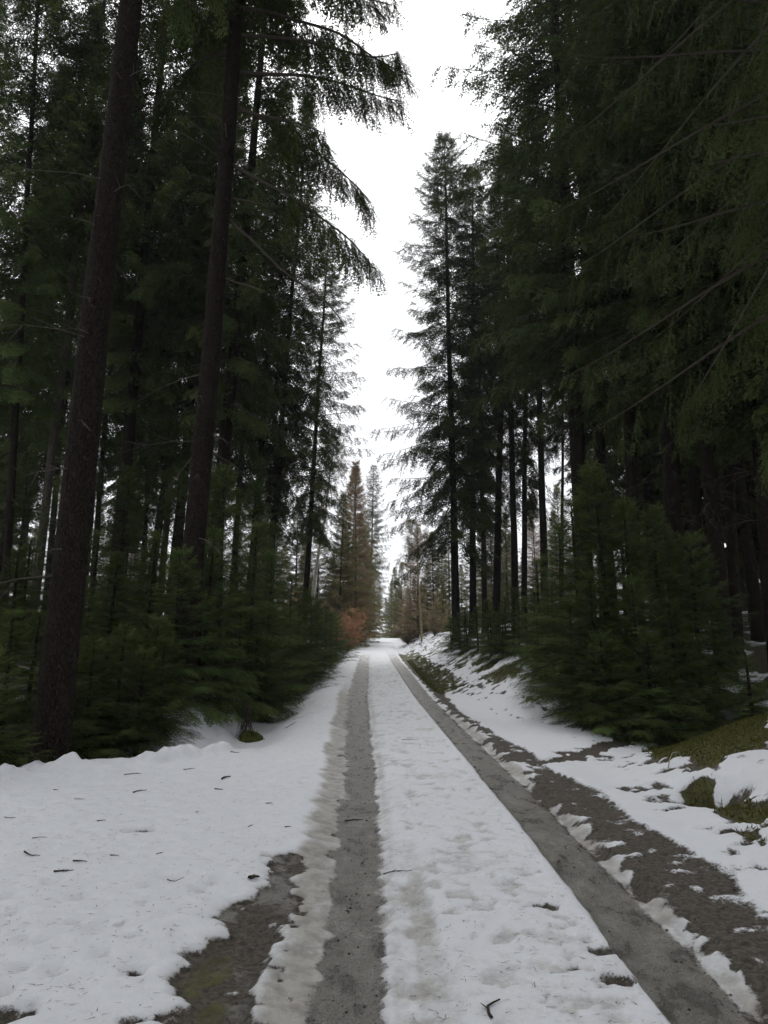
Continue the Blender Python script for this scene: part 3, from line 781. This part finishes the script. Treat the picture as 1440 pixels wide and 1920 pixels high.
LIMBS = [
    ([(440, -60), (520, -40), (620, -20), (700, 0), (735, 10)], 60, .040),
    ([(440, 15), (500, 20), (560, 40), (640, 60), (700, 110), (765, 140)], 85, .042),
    ([(440, 65), (510, 70), (570, 75), (640, 95), (700, 110), (745, 100)], 75, .040),
    ([(438, 135), (510, 140), (570, 140), (640, 155), (690, 175), (748, 190)], 80, .040),
    ([(430, 190), (490, 222), (550, 260), (600, 290), (650, 330), (688, 370)], 62, .036),
    ([(420, 300), (490, 340), (560, 375), (610, 415), (660, 450), (708, 512)], 62, .034),
    ([(455, 90), (380, 110), (330, 150), (285, 210)], 40, .034),
    ([(450, 30), (400, 20), (350, 40), (300, 90)], 40, .034),
    ([(438, 200), (480, 215), (520, 222), (560, 232), (610, 250)], 40, .03),
]
for i, (p, h, r) in enumerate(LIMBS):
    limb(T2, p, 13.0, 12.6 - .5 * (i % 3) + .3, int(h * .88), r, 70 + i, start=.30)
limb(T2, [(425, 410), (480, 455), (520, 500), (560, 530), (600, 556), (630, 585), (646, 612)], 13.0, 12.2, 0, .028, 90)
limb(T2, [(430, 370), (480, 380), (520, 388)], 13.0, 12.6, 0, .020, 91)
limb(T2, [(415, 520), (460, 535), (500, 548)], 13.0, 12.6, 0, .016, 92)
# tip of a roadside spruce that hangs into the gap

# ---------------------------------------------------------------- young spruces
def young(px, py_top, Y, key, label, rot, group=None):
    """young spruce at distance Y whose tip shows at (px, py_top)"""
    p = at_y(px, py_top, Y)
    H = p[2] - float(surf(p[0], Y)); sc = H / CROWN_H[key]
    return tree('young_spruce', p[0], Y, key, label, 'young spruce', sc, .022 * H + .02, rot, (rr.uniform(-.03, .03), rr.uniform(-.03, .03)), group, twigs=0, sides=6, rings=8, sink=.03)
THICKET = 'young spruces of the thicket beside the turnout'
CLUMP = 'young spruces of the clump on the bank'
lab_t = 'young green spruce growing in the dense thicket beside the snowy turnout'
LT = {'young_a': 'young spruce a few metres tall inside the thicket beside the snowy turnout', 'young_b': 'broad bushy young spruce in the thicket beside the snowy turnout',
      'young_c': 'low young spruce at the skirt of the thicket beside the snowy turnout', 'young_d': 'tall pole-stage young spruce rising at the back of the turnout thicket'}
GT = {'young_a': 'middling spruces of the turnout thicket', 'young_b': 'bushy spruces of the turnout thicket', 'young_c': 'low spruces skirting the turnout thicket', 'young_d': 'tall young spruces behind the turnout thicket'}
LC = {'young_a': 'young spruce a few metres tall inside the clump on the bank', 'young_b': 'bushy young spruce of middling height in the clump on the bank', 'young_c': 'low young spruce skirting the clump on the bank by the side track'}
GC = {'young_a': 'tall spruces of the bank clump', 'young_b': 'bushy spruces of the bank clump', 'young_c': 'low spruces skirting the bank clump'}
YL = [(-20, 1215, 8.6, 'young_c', 'small young spruce reaching a bright branch past the thickest spruce'),
      (-60, 1080, 11, 'young_b', None), (40, 1030, 13, 'young_a', None), (150, 1090, 11.8, 'young_b', None), (215, 1040, 12.6, 'young_a', None),
      (290, 1010, 13.2, 'young_a', None), (345, 1035, 12.4, 'young_b', 'dark bluish young spruce standing against the drooping spruce trunk'),
      (430, 890, 15.0, 'young_a', 'tallest young spruce of the thicket, pale leader above its neighbours'), (395, 1000, 13.6, 'young_a', None), (478, 985, 16.5, 'young_a', None),
      (515, 1040, 19, 'young_a', None), (545, 1085, 22.5, 'young_b', None), (570, 1110, 26, 'young_b', None), (598, 1128, 31, 'young_b', None), (622, 1150, 37, 'young_c', None),
      (120, 890, 17, 'young_d', None), (20, 880, 20, 'young_d', None), (240, 880, 19, 'young_d', None), (330, 890, 20, 'young_d', None), (180, 1000, 15, 'young_a', None), (-30, 990, 15.5, 'young_a', None),
      (380, 1120, 13.6, 'young_c', None), (300, 1160, 11.6, 'young_c', None), (230, 1180, 11.0, 'young_c', None), (455, 1130, 15.4, 'young_c', None), (505, 1150, 17.5, 'young_c', None),
      (385, 900, 24, 'young_d', None), (470, 905, 23, 'young_d', None), (180, 900, 23, 'young_d', None), (280, 870, 26, 'young_d', None), (60, 860, 26, 'young_d', None), (520, 985, 27, 'young_d', None), (110, 1230, 10.2, 'young_c', None), (180, 1200, 10.6, 'young_c', None), (270, 1220, 10.8, 'young_c', None), (310, 1200, 11.4, 'young_c', None), (30, 1150, 10.4, 'young_b', None), (485, 1190, 15.6, 'young_c', None), (535, 1170, 20.5, 'young_c', None), (60, 1010, 16, 'young_a', None), (300, 1000, 17, 'young_a', None), (70, 1150, 11.4, 'young_b', None), (585, 1140, 27, 'young_c', None), (560, 1130, 24, 'young_c', None), (585, 1120, 29, 'young_b', None), (612, 1140, 34, 'young_b', None), (545, 1150, 21.5, 'young_c', None), (632, 1158, 41, 'young_c', None)]
for i, (px, py, Y, k, lab) in enumerate(YL):
    young(px, py, Y, k, lab or LT[k], i * 1.9, None if lab else GT[k])
lab_c = 'young green spruce growing in the dense clump on the bank by the side track'
YR = [(1125, 885, 13.2, 'young_a', 'tallest young spruce of the bank clump, twiggy leader in front of trunks'), (1045, 985, 15.5, 'young_a', None), (1010, 1050, 18, 'young_a', None), (960, 1105, 21.5, 'young_b', None),
      (915, 1125, 25, 'young_b', None), (875, 1140, 29, 'young_b', None), (845, 1158, 34, 'young_c', None), (1080, 940, 14.6, 'young_a', None), (1175, 950, 12.9, 'young_a', None),
      (1230, 960, 13.4, 'young_a', None), (1290, 1010, 13.4, 'young_b', None), (1100, 1080, 12.4, 'young_b', None), (1190, 1090, 12.3, 'young_b', None), (1260, 1130, 12.6, 'young_b', None),
      (1330, 1110, 14.0, 'young_b', None), (1065, 1130, 13.6, 'young_c', None), (1010, 1150, 16.0, 'young_c', None), (1400, 1230, 11.8, 'young_c', 'low ragged young spruce beside the side track, snow showing around it'),
      (985, 1120, 19, 'young_b', None), (1130, 1190, 11.9, 'young_c', None), (1030, 1090, 16.8, 'young_b', None), (1000, 1110, 19.5, 'young_b', None), (970, 1130, 21, 'young_b', None), (945, 1120, 24, 'young_b', None), (920, 1145, 23.5, 'young_c', None), (895, 1140, 27, 'young_b', None), (870, 1155, 29.5, 'young_c', None), (1040, 1150, 15.2, 'young_c', None), (860, 1150, 32, 'young_b', None), (1210, 1190, 12.0, 'young_c', None), (1080, 1210, 12.8, 'young_c', None), (1280, 1190, 12.7, 'young_c', None), (1340, 1040, 17, 'young_a', None), (1420, 1060, 19, 'young_a', None), (1250, 1000, 16.5, 'young_a', None), (1160, 960, 16, 'young_a', None), (940, 1150, 22, 'young_c', None)]
for i, (px, py, Y, k, lab) in enumerate(YR):
    young(px, py, Y, k, lab or LC[k], i * 2.3 + 1, None if lab else GC[k])

# ---------------------------------------------------------------- trees along the road further up, and behind the stands
def plain_tree(x, y, key, sc, label, group, rot, cat='tree', name='spruce_tree', bark=None, diam=.3):
    return tree(name, x, y, key, label, cat, sc, diam, rot, (rr.uniform(-.015, .015), rr.uniform(-.015, .015)), group, twigs=0, sides=7, rings=10, bark=bark)
def crown_at(px, py_top, Y, key, label, group, rot, **kw):
    p = at_y(px, py_top, Y); H = p[2] - float(surf(p[0], Y))
    return plain_tree(p[0], Y, key, H / CROWN_H[key], label, group, rot, diam=.016 * H, **kw)
crown_at(672, 868, 60, 'larch_a', 'brown bare larch above the copper-leaved shrub', None, .3, name='larch_tree', bark=M_BARK_GREY)
crown_at(783, 985, 60, 'larch_a', 'brown bare larch beside the ochre birch', None, 1.4, name='larch_tree', bark=M_BARK_GREY)
crown_at(768, 1030, 72, 'larch_a', 'small brown larch at the far roadside past the ochre birch', None, 2.4, name='larch_tree', bark=M_BARK_GREY)
crown_at(1000, 930, 66, 'larch_a', 'brown bare larch glimpsed between trunks on the bank', None, 3.0, name='larch_tree', bark=M_BARK_GREY)
G1 = 'olive spruces on the copper-leaved shrub side of the road'; L1 = 'olive green spruce branched to the ground on the copper-leaved shrub side of the road'
G1B = 'olive spruces on the ochre birch side of the road'; L1B = 'olive green spruce branched to the ground on the ochre birch side of the road'
for i, (px, py, Y, k) in enumerate([(662, 880, 66, 'road_a'), (640, 930, 56, 'road_a'), (600, 950, 58, 'road_a'), (672, 965, 82, 'road_a'), (683, 990, 104, 'road_a'), (692, 1040, 135, 'road_b'), (645, 1000, 74, 'road_b'),
                                    (560, 940, 52, 'road_a'), (520, 960, 60, 'road_b'), (490, 940, 50, 'road_a'), (775, 1085, 66, 'road_b'), (812, 1000, 58, 'road_a'), (752, 1055, 88, 'road_a'), (742, 1065, 116, 'road_b'),
                                    (840, 980, 64, 'road_a'), (734, 1090, 145, 'road_a'), (880, 1000, 62, 'road_b'), (920, 980, 66, 'road_a'), (955, 1000, 70, 'road_b'), (1040, 960, 72, 'road_a'), (1075, 985, 62, 'road_b'),
                                    (625, 1040, 60, 'road_b'), (830, 1090, 54, 'road_b'), (800, 1060, 74, 'road_b'), (575, 1010, 66, 'road_b'), (535, 1020, 70, 'road_b'), (865, 1060, 72, 'road_a'), (905, 1050, 56, 'road_b'), (790, 1090, 82, 'road_a'), (765, 1100, 98, 'road_b'), (850, 1100, 76, 'road_b'), (935, 1075, 60, 'road_b'), (980, 1040, 64, 'road_b'), (655, 1090, 92, 'road_b'), (500, 1040, 64, 'road_b'), (450, 1000, 58, 'road_a'), (410, 1000, 66, 'road_a'), (340, 990, 60, 'road_a'), (260, 980, 64, 'road_a')]):
    crown_at(px, py, Y, k, L1 if px < 712 else L1B, G1 if px < 712 else G1B, i * 1.1)
for i in range(34):
    sg = -1 if i % 2 else 1; x = sg * (7 + 1.75 * (i // 2) + rr.uniform(-.8, .8)); y = rr.uniform(62, 88)
    if i % 7 == 3: plain_tree(x, y, 'larch_a', rr.uniform(.6, .8), 'brown bare larch in the young stand beyond the tall spruces', 'larches of the young stand beyond the tall spruces', i, name='larch_tree', bark=M_BARK_GREY, diam=.16)
    else: plain_tree(x, y, ['road_a', 'road_b'][i % 3 % 2], rr.uniform(.62, .95), L1 if sg < 0 else L1B, G1 if sg < 0 else G1B, i * .7, diam=.2)
crown_at(697, 876, 140, 'edge_a', 'dark drooping spruce overhanging the track past the copper-leaved shrub', None, 2.0)
G2 = 'dark spruces closing the far end of the road'; L2 = 'dark spruce standing at the far end of the road'
for i, (x, y, sc) in enumerate([(-5, 205, .55), (6, 212, .6), (-12, 215, .7), (13, 220, .7), (2, 232, .55), (-2, 240, .6), (9, 235, .7), (-9, 190, .6), (10, 185, .6), (-8, 165, .7), (9, 160, .6), (-3.5, 222, .7), (0, 226, .75), (3.5, 228, .7), (6, 224, .8), (-7, 226, .8), (-14, 230, .9), (12, 240, .9), (-10, 245, 1.0), (17, 232, .9), (-18, 225, .9), (4.5, 196, .6)]):
    plain_tree(x, y, 'road_a', sc, L2, G2, i)
G3 = 'spruces at the back of the stand behind the thicket'; L3 = 'spruce deep in the stand behind the thicket, sky showing around it'
G4 = 'spruces at the back of the stand on the bank'; L4 = 'spruce deep in the stand on the mossy bank, sky showing around it'
rb = random.Random(12); spots = []
def scatter(n, sgn, label, group):
    c = 0; tries = 0
    while c < n and tries < 4000:
        tries += 1
        y = rb.uniform(22, 47); x = sgn * rb.uniform(7 + .06 * y, 12 + .75 * y)
        if any((x - a) ** 2 + (y - b) ** 2 < 20 for a, b in spots) or (52 < y and abs(x) < 24): continue
        spots.append((x, y)); c += 1
        k = rb.choice(['far_b', 'far_b', 'far_a', 'tall_b', 'tall_a'])
        plain_tree(x, y, k, rb.uniform(.8, 1.1), label, group, rb.uniform(0, 6), diam=rb.uniform(.24, .36))
scatter(14, -1, L3, G3)
scatter(24, 1, L4, G4)
for i, (x, y, k, sc) in enumerate([(9.5, 13.5, 'far_b', .9), (11.5, 17, 'far_a', .9), (8.6, 17.5, 'far_b', 1.0), (13, 22, 'far_a', 1.0), (10.5, 21.5, 'far_a', .8), (15.5, 26, 'far_a', 1.0), (12, 28, 'far_a', .9), (18, 31, 'far_a', 1.0), (7.6, 13.2, 'far_b', .95), (14, 19, 'far_a', .8)]):
    plain_tree(x, y, k, sc, L4, G4, i * 1.2)
# forest goes on unseen beside and behind the viewpoint, added to shade near snow
G5 = 'unseen spruces added for shade along the track behind the viewpoint'; L5 = 'unseen tall spruce lining the track downhill of the snowy turnout, added for shade'
for i, (x, y, k) in enumerate([(-8.5, 2.5, 'tall_a'), (-5.5, -1.5, 'edge_b'), (-7.5, -6, 'edge_a'), (5.8, 2.0, 'edge_b'), (5.2, -3.0, 'edge_a'), (6.6, -8, 'edge_b'), (-5.6, -10, 'edge_b'), (-9, 1, 'tall_a'), (8.6, 5.4, 'tall_c'), (9, -1, 'tall_a'), (5.8, -14, 'edge_a'), (-6.4, -16, 'edge_a')]):
    plain_tree(x, y, k, 1.0, L5, G5, i * .9, diam=.4)

# ---------------------------------------------------------------- birches, copper shrub, brush
def birch(p1, p2, w, Y, H, mat, label, seed):
    a, b = at_y(*p1, Y), at_y(*p2, Y); gx = (b[0] - a[0]) / (b[2] - a[2])
    zg = float(surf(a[0], Y)); xb = a[0] + gx * (zg - a[2])
    root = empty('birch_tree', (xb, Y, zg - .05)); root.rotation_euler = (0, math.atan(gx), 0)
    obj('trunk', trunk_mesh(seed, H, w * Y / FPX / 2, 8, 30, .2, .05, mat), root)
    rng = np.random.default_rng(seed); so = Soup(); POS, DIR, UP, SC, TI = [], [], [], [], []
    for k in range(46):
        z = H * (.40 + .6 * rng.random()); a_ = rng.random() * 6.28; l = (1.5 * (1 - z / H) + .5) * (.7 + .5 * rng.random()); s = np.linspace(0, 1, 5)
        p = np.stack([np.cos(a_) * s * l * .8, np.sin(a_) * s * l * .8, z + l * (1.0 * s - .45 * s ** 2)], 1)
        V, Q = tube(p, .010 * (1 - .85 * s), 3); so.quads(V, Q, 1)
        for q in (1, 2, 3, 4):
            POS.append(p[q]); DIR.append(p[q] - p[q - 1] + .3 * rng.normal(size=3) * l * .3); UP.append(rng.normal(size=3)); SC.append(.5 + .3 * rng.random()); TI.append(rng.random() * .6)
    place(so, T_TWIG, np.array(POS), np.array(DIR), np.array(UP), np.array(SC), np.array(TI), rng)
    obj('crown', so.mesh('crown', [M_TWIGBUSH, M_DEAD]), root)
    tag(root, label, 'tree')
birch((585, 1130), (603, 990), 8, 44, 13, M_BIRCH, 'pale birch leaning beside the slim roadside spruce', 7)
birch((790, 1180), (785, 1040), 3.4, 52, 9, M_BIRCH_OCHRE, 'ochre-barked birch in front of the brown larch', 8)
birch((514, 1060), (520, 930), 6, 34, 14, M_BIRCH, 'thin whitish birch stem among the dark spruces', 9)

def shrub(px, py_base, Y, H, R, n, label, templates, mats, seed, name='beech_shrub', cat='shrub', group=None):
    p = at_y(px, py_base, Y); zg = float(surf(p[0], Y)); rng = np.random.default_rng(seed)
    root = empty(name, (p[0], Y, zg - .02)); so = Soup(); st = Soup(); POS, DIR, UP, SC, TI = [], [], [], [], []
    for k in range(n):
        a = rng.random() * 6.28; sp = rng.random() ** .6; l = H * (.35 + .7 * rng.random()); s = np.linspace(0, 1, 6)
        p = np.stack([np.cos(a) * R * sp * s ** 1.2, np.sin(a) * R * sp * s ** 1.2, l * (s - .12 * sp * s ** 2)], 1)
        V, Q = tube(p, .012 * (1 - .8 * s), 4); st.quads(V, Q, 0)
        for q in range(1, 6):
            for m in range(2):
                POS.append(p[q] + .05 * rng.normal(size=3)); d = rng.normal(size=3); d[2] = abs(d[2]) * .6; DIR.append(d); UP.append(rng.normal(size=3)); SC.append(.30 + .25 * rng.random()); TI.append(rng.random())
    place(so, templates, np.array(POS), np.array(DIR), np.array(UP), np.array(SC), np.array(TI), rng)
    obj('foliage', so.mesh('foliage', mats), root); obj('stems', st.mesh('stems', [M_DEAD]), root)
    tag(root, label, cat, group)
shrub(652, 1200, 52, 2.9, 1.5, 70, 'copper-leaved shrub standing at the snowy roadside', T_LEAF, [M_BEECH], 5)
shrub(552, 1190, 46, 2.9, .9, 22, 'pale copper shrub half hidden behind the thicket', T_LEAF, [M_BEECH], 6)
shrub(628, 1190, 56, 2.9, 1.0, 26, 'bare tan brush beside the copper-leaved shrub', T_TWIG, [M_TWIGBUSH], 61, 'bare_shrub')
shrub(610, 1190, 50, 3.4, 1.2, 26, 'bare tan brush at the foot of the leaning pale birch', T_TWIG, [M_TWIGBUSH], 62, 'bare_shrub')
shrub(765, 1195, 58, 2.2, 1.2, 26, 'bare tan brush at the foot of the ochre birch', T_TWIG, [M_TWIGBUSH], 63, 'bare_shrub')
shrub(815, 1190, 50, 2.6, 1.3, 26, 'bare tan brush between the ochre birch and the bank', T_TWIG, [M_TWIGBUSH], 64, 'bare_shrub')

# ---------------------------------------------------------------- dead sapling on its mossy hummock
def dead_sapling():
    p = on_ground(452, 1396); x, y = p[0], p[1] + .35; z = float(surf(x, y)); rng = np.random.default_rng(3)
    root = empty('dead_sapling', (x, y, z - .03)); so = Soup()
    s = np.linspace(0, 1, 8); V, Q = tube(np.stack([.03 * s, 0 * s, .72 * s], 1), .020 * (1 - .8 * s), 6); so.quads(V, Q, 0)
    obj('trunk', so.mesh('trunk', [M_TWIG], True), root)
    br = Soup()
    for k in range(80):
        zz = .12 + .52 * rng.random(); a = rng.random() * 6.28; l = (.30 * (1 - zz / .8) + .06) * (.7 + .6 * rng.random()); u = np.linspace(0, 1, 4)
        q = np.stack([np.cos(a) * l * u * .75, np.sin(a) * l * u * .75, zz - l * (.35 * u + 1.0 * u ** 2)], 1)
        V, Q = tube(q, .006 * (1 - .7 * u), 3); br.quads(V, Q, 0)
    b = obj('bare_branches', br.mesh('bare_branches', [M_TWIG]), root); b['kind'] = 'stuff'
    mo = Soup(); u = np.linspace(0, pi * .5, 7); a = np.linspace(0, 2 * pi, 17)[:-1]
    U, A = np.meshgrid(u, a, indexing='ij'); rad = .20 * (1 + .25 * np.sin(A * 3 + 1) + .12 * rng.random(A.shape))
    V = np.stack([np.cos(A) * np.cos(U) * rad + .07, np.sin(A) * np.cos(U) * rad, np.sin(U) * rad * .8 - .02], -1).reshape(-1, 3)
    i, j = np.meshgrid(np.arange(6), np.arange(16), indexing='ij'); Q = np.stack([i * 16 + j, i * 16 + (j + 1) % 16, (i + 1) * 16 + (j + 1) % 16, (i + 1) * 16 + j], -1).reshape(-1, 4)
    mo.quads(V, Q, 0, rng.random(len(V)) * .5)
    k = rng.integers(0, len(V), 240); place(mo, [np.array([[0, -.004, 0], [0, .004, 0], [.035, 0, 0]])], V[k], rng.normal(size=(240, 3)) * .5 + np.array([0, 0, 1.]), rng.normal(size=(240, 3)), .6 + rng.random(240), rng.random(240), rng)
    obj('moss_hummock', mo.mesh('moss_hummock', [M_MOSS], False), root)
    tag(root, 'small dead sapling with drooping twigs on a mossy hummock', 'sapling')
dead_sapling()

# ---------------------------------------------------------------- twigs and scraps on the snow
def twig(px, py, L, ang, r, label, seed, group=None, forks=1, bow=.12, mat=None, name='fallen_twig', lift=.004, arch=0.0):
    p = on_ground(px, py, .04); rng = np.random.default_rng(seed); so = Soup()
    s = np.linspace(-.5, .5, 7); d = np.array([math.cos(ang), math.sin(ang)]); n = np.array([-d[1], d[0]])
    wob = bow * (.25 - s ** 2) * L
    def lay(xy, up):
        z = np.array([float(surf(a, b)) for a, b in xy]); return np.concatenate([xy, (z + up)[:, None]], 1)
    xy = p[:2] + (s * L)[:, None] * d + wob[:, None] * n + .02 * L * rng.normal(size=(7, 2))
    P = lay(xy, r * .6 + lift + arch * (.25 - s ** 2) * 4 * L)
    o = np.array([xy[3][0], xy[3][1], P[3][2]])
    V, Q = tube(P - o, r * (1 - .6 * (s + .5)), 5, rng, .3); so.quads(V, Q, 0)
    for k in range(forks):
        j = 2 + k % 3; a2 = ang + rng.choice([-1, 1]) * (.5 + .4 * rng.random()); l2 = L * (.2 + .2 * rng.random()); u = np.linspace(0, 1, 4)
        q = lay(xy[j] + (u * l2)[:, None] * np.array([math.cos(a2), math.sin(a2)]), r * .6 + lift + .02 * L * u)
        V, Q = tube(q - o, .6 * r * (1 - .7 * u), 4); so.quads(V, Q, 0)
    ob = obj(name, so.mesh(name, [mat or M_TWIG], True), None, o.tolist())
    tag(ob, label, 'twig', group)
twig(930, 1885, .17, 1.2, .008, 'curved dark stick in the snow between the ruts beside the faint wheel line', 1, bow=.8, forks=1)
twig(664, 1520, .16, .1, .006, 'short dark twig lying across the icy wheel rut', 2, forks=2)
twig(745, 1622, .20, .1, .004, 'thin dark twig lying across the faint wheel line', 3, forks=2)
twig(770, 1386, .24, .05, .004, 'long thin twig on the snow strip between the two ruts', 4, forks=1)
twig(425, 1455, .11, .8, .011, 'dark curled scrap of bark on the snowy turnout', 5, forks=0, bow=.5, name='bark_scrap')
twig(477, 1645, .07, .5, .014, 'small dark chip of bark at the rim of the thawed patch', 6, forks=1, bow=.4, name='bark_chip')
twig(1265, 1425, .45, .9, .006, 'pale arching stalk above the wet hollow', 7, forks=0, bow=.1, mat=M_STRAW, name='bent_stalk', arch=.18)
TG = 'twigs scattered over the snowy turnout'; TL = 'thin brown twig lying on the snowy turnout'
for i, (px, py, L, a) in enumerate([(75, 1567, .10, .2), (250, 1450, .18, .1), (262, 1483, .16, .9), (300, 1596, .05, .4), (215, 1600, .06, .2), (410, 1478, .08, .1), (150, 1496, .10, .3), (105, 1480, .05, .1),
                                    (440, 1412, .12, .4), (370, 1520, .05, 1.2), (540, 1548, .05, .3), (120, 1630, .12, .2), (330, 1640, .10, .1), (190, 1538, .07, .1), (60, 1600, .14, -.4), (470, 1545, .06, 1.0),
                                    (355, 1440, .12, .2), (545, 1360, .25, .9), (560, 1345, .22, .4), (505, 1505, .06, .2), (150, 1615, .09, .1), (20, 1530, .09, .2)]):
    twig(px, py, L, a, .003 + .0015 * (i % 3), TL, 100 + i, TG, forks=1 + i % 2)

# ---------------------------------------------------------------- litter, moss and grass (nobody could count these)
def sprinkle(name, label, mat, n, region, size, width, upright, seed, accept):
    rng = np.random.default_rng(seed); x = rng.uniform(region[0], region[1], n); y = region[2] + (region[3] - region[2]) * rng.random(n) ** 1.3
    i = np.clip(np.searchsorted(_ys, y) - 1, 0, len(_ys) - 2); j = np.clip(np.searchsorted(_xs, x) - 1, 0, len(_xs) - 2)
    keep = accept(x, y, GSNOW[i, j], GMOSS[i, j], rng.random(n)); x, y = x[keep], y[keep]
    z = surf(x, y) + .003
    m = len(x); so = Soup(); d = rng.normal(size=(m, 3)); d[:, 2] = upright * (.5 + rng.random(m))
    T = np.array([[0, -width / 2, 0], [0, width / 2, 0], [1, 0, 0]])
    up = rng.normal(size=(m, 3)) * (.5 if upright else .15) + np.array([0, 0, 1.])
    place(so, [T], np.stack([x, y, z], 1), d, up, size * (.4 + rng.random(m)), rng.random(m), rng)
    o = obj(name, so.mesh(name, [mat])); o['kind'] = 'stuff'; o['label'] = label
def pebbles():
    rng = np.random.default_rng(9); n = 2600; y = 1.7 + 12 * rng.random(n) ** 1.4; side = rng.random(n)
    x = np.where(side < .4, rut_left(y) + .2 * rng.normal(size=n), np.where(side < .8, rut_left(y) + GAUGE + .35 + .28 * rng.normal(size=n), rng.uniform(-1.1, -.3, n)))
    i = np.clip(np.searchsorted(_ys, y) - 1, 0, len(_ys) - 2); j = np.clip(np.searchsorted(_xs, x) - 1, 0, len(_xs) - 2)
    k = GSNOW[i, j] < .4; x, y = x[k], y[k]; m = len(x)
    o_ = np.array([[1, 0, 0], [0, 1, 0], [-1, 0, 0], [0, -1, 0], [0, 0, .7], [0, 0, -.7]], float)
    F = np.array([[0, 1, 4], [1, 2, 4], [2, 3, 4], [3, 0, 4], [1, 0, 5], [2, 1, 5], [3, 2, 5], [0, 3, 5]])
    T = o_[F].reshape(-1, 3); so = Soup(); sz = .003 + .010 * rng.random(m) ** 3
    place(so, [T], np.stack([x, y, surf(x, y) + sz * .2], 1), rng.normal(size=(m, 3)) * np.array([1, 1, .2]), rng.normal(size=(m, 3)) * .3 + np.array([0, 0, 1.]), sz, rng.random(m), rng)
    o = obj('gravel', so.mesh('gravel', [M_STONE])); o['kind'] = 'stuff'; o['label'] = 'small wet gravel stones in the ruts and thawed patches'
pebbles()
def road_free(x, y): return (x < rut_left(y) - .5) | ((x > rut_left(y) + .2) & (x < rut_left(y) + GAUGE - .25))
sprinkle('litter', 'fine brown needles and twig bits strewn over the snow', M_LITTER, 20000, (-4.6, 1.4, 1.8, 12), .038, .09, 0.0, 1, lambda x, y, s, m, r: (s > .6) & road_free(x, y) & (y < snow_edge(x)) & (r < .6))
sprinkle('moss', 'low mossy tufts on the bank and hollow', M_MOSS, 320000, (1.4, 7, 4, 40), .045, .24, 1.0, 2, lambda x, y, s, m, r: (s < .35) & (m > .4) & (r < .9))
sprinkle('grass', 'dead straw-coloured grass poking through thin snow', M_GRASS, 60000, (1.8, 8, 4, 40), .12, .035, .9, 3, lambda x, y, s, m, r: (s < .5) & (m > .3) & (r < .2))

# ---------------------------------------------------------------- thin winter haze
hz_m = bpy.data.materials.new('haze'); hz_m.use_nodes = True; hz_m.node_tree.nodes.clear()
_o = hz_m.node_tree.nodes.new('ShaderNodeOutputMaterial'); _v = hz_m.node_tree.nodes.new('ShaderNodeVolumePrincipled')
_v.inputs['Color'].default_value = (.92, .95, 1, 1); _v.inputs['Density'].default_value = .0006
hz_m.node_tree.links.new(_v.outputs[0], _o.inputs['Volume'])
_b = [(-180, -40, -45), (180, 430, 62)]
_V = np.array([[_b[i][0], _b[j][1], _b[k][2]] for i in (0, 1) for j in (0, 1) for k in (0, 1)])
_F = np.array([[0, 1, 3, 2], [4, 6, 7, 5], [0, 4, 5, 1], [2, 3, 7, 6], [0, 2, 6, 4], [1, 5, 7, 3]])
hz = obj('haze', mesh_np('haze', _V, _F, [hz_m])); hz['kind'] = 'stuff'; hz['label'] = 'thin pale winter haze between the far trees'
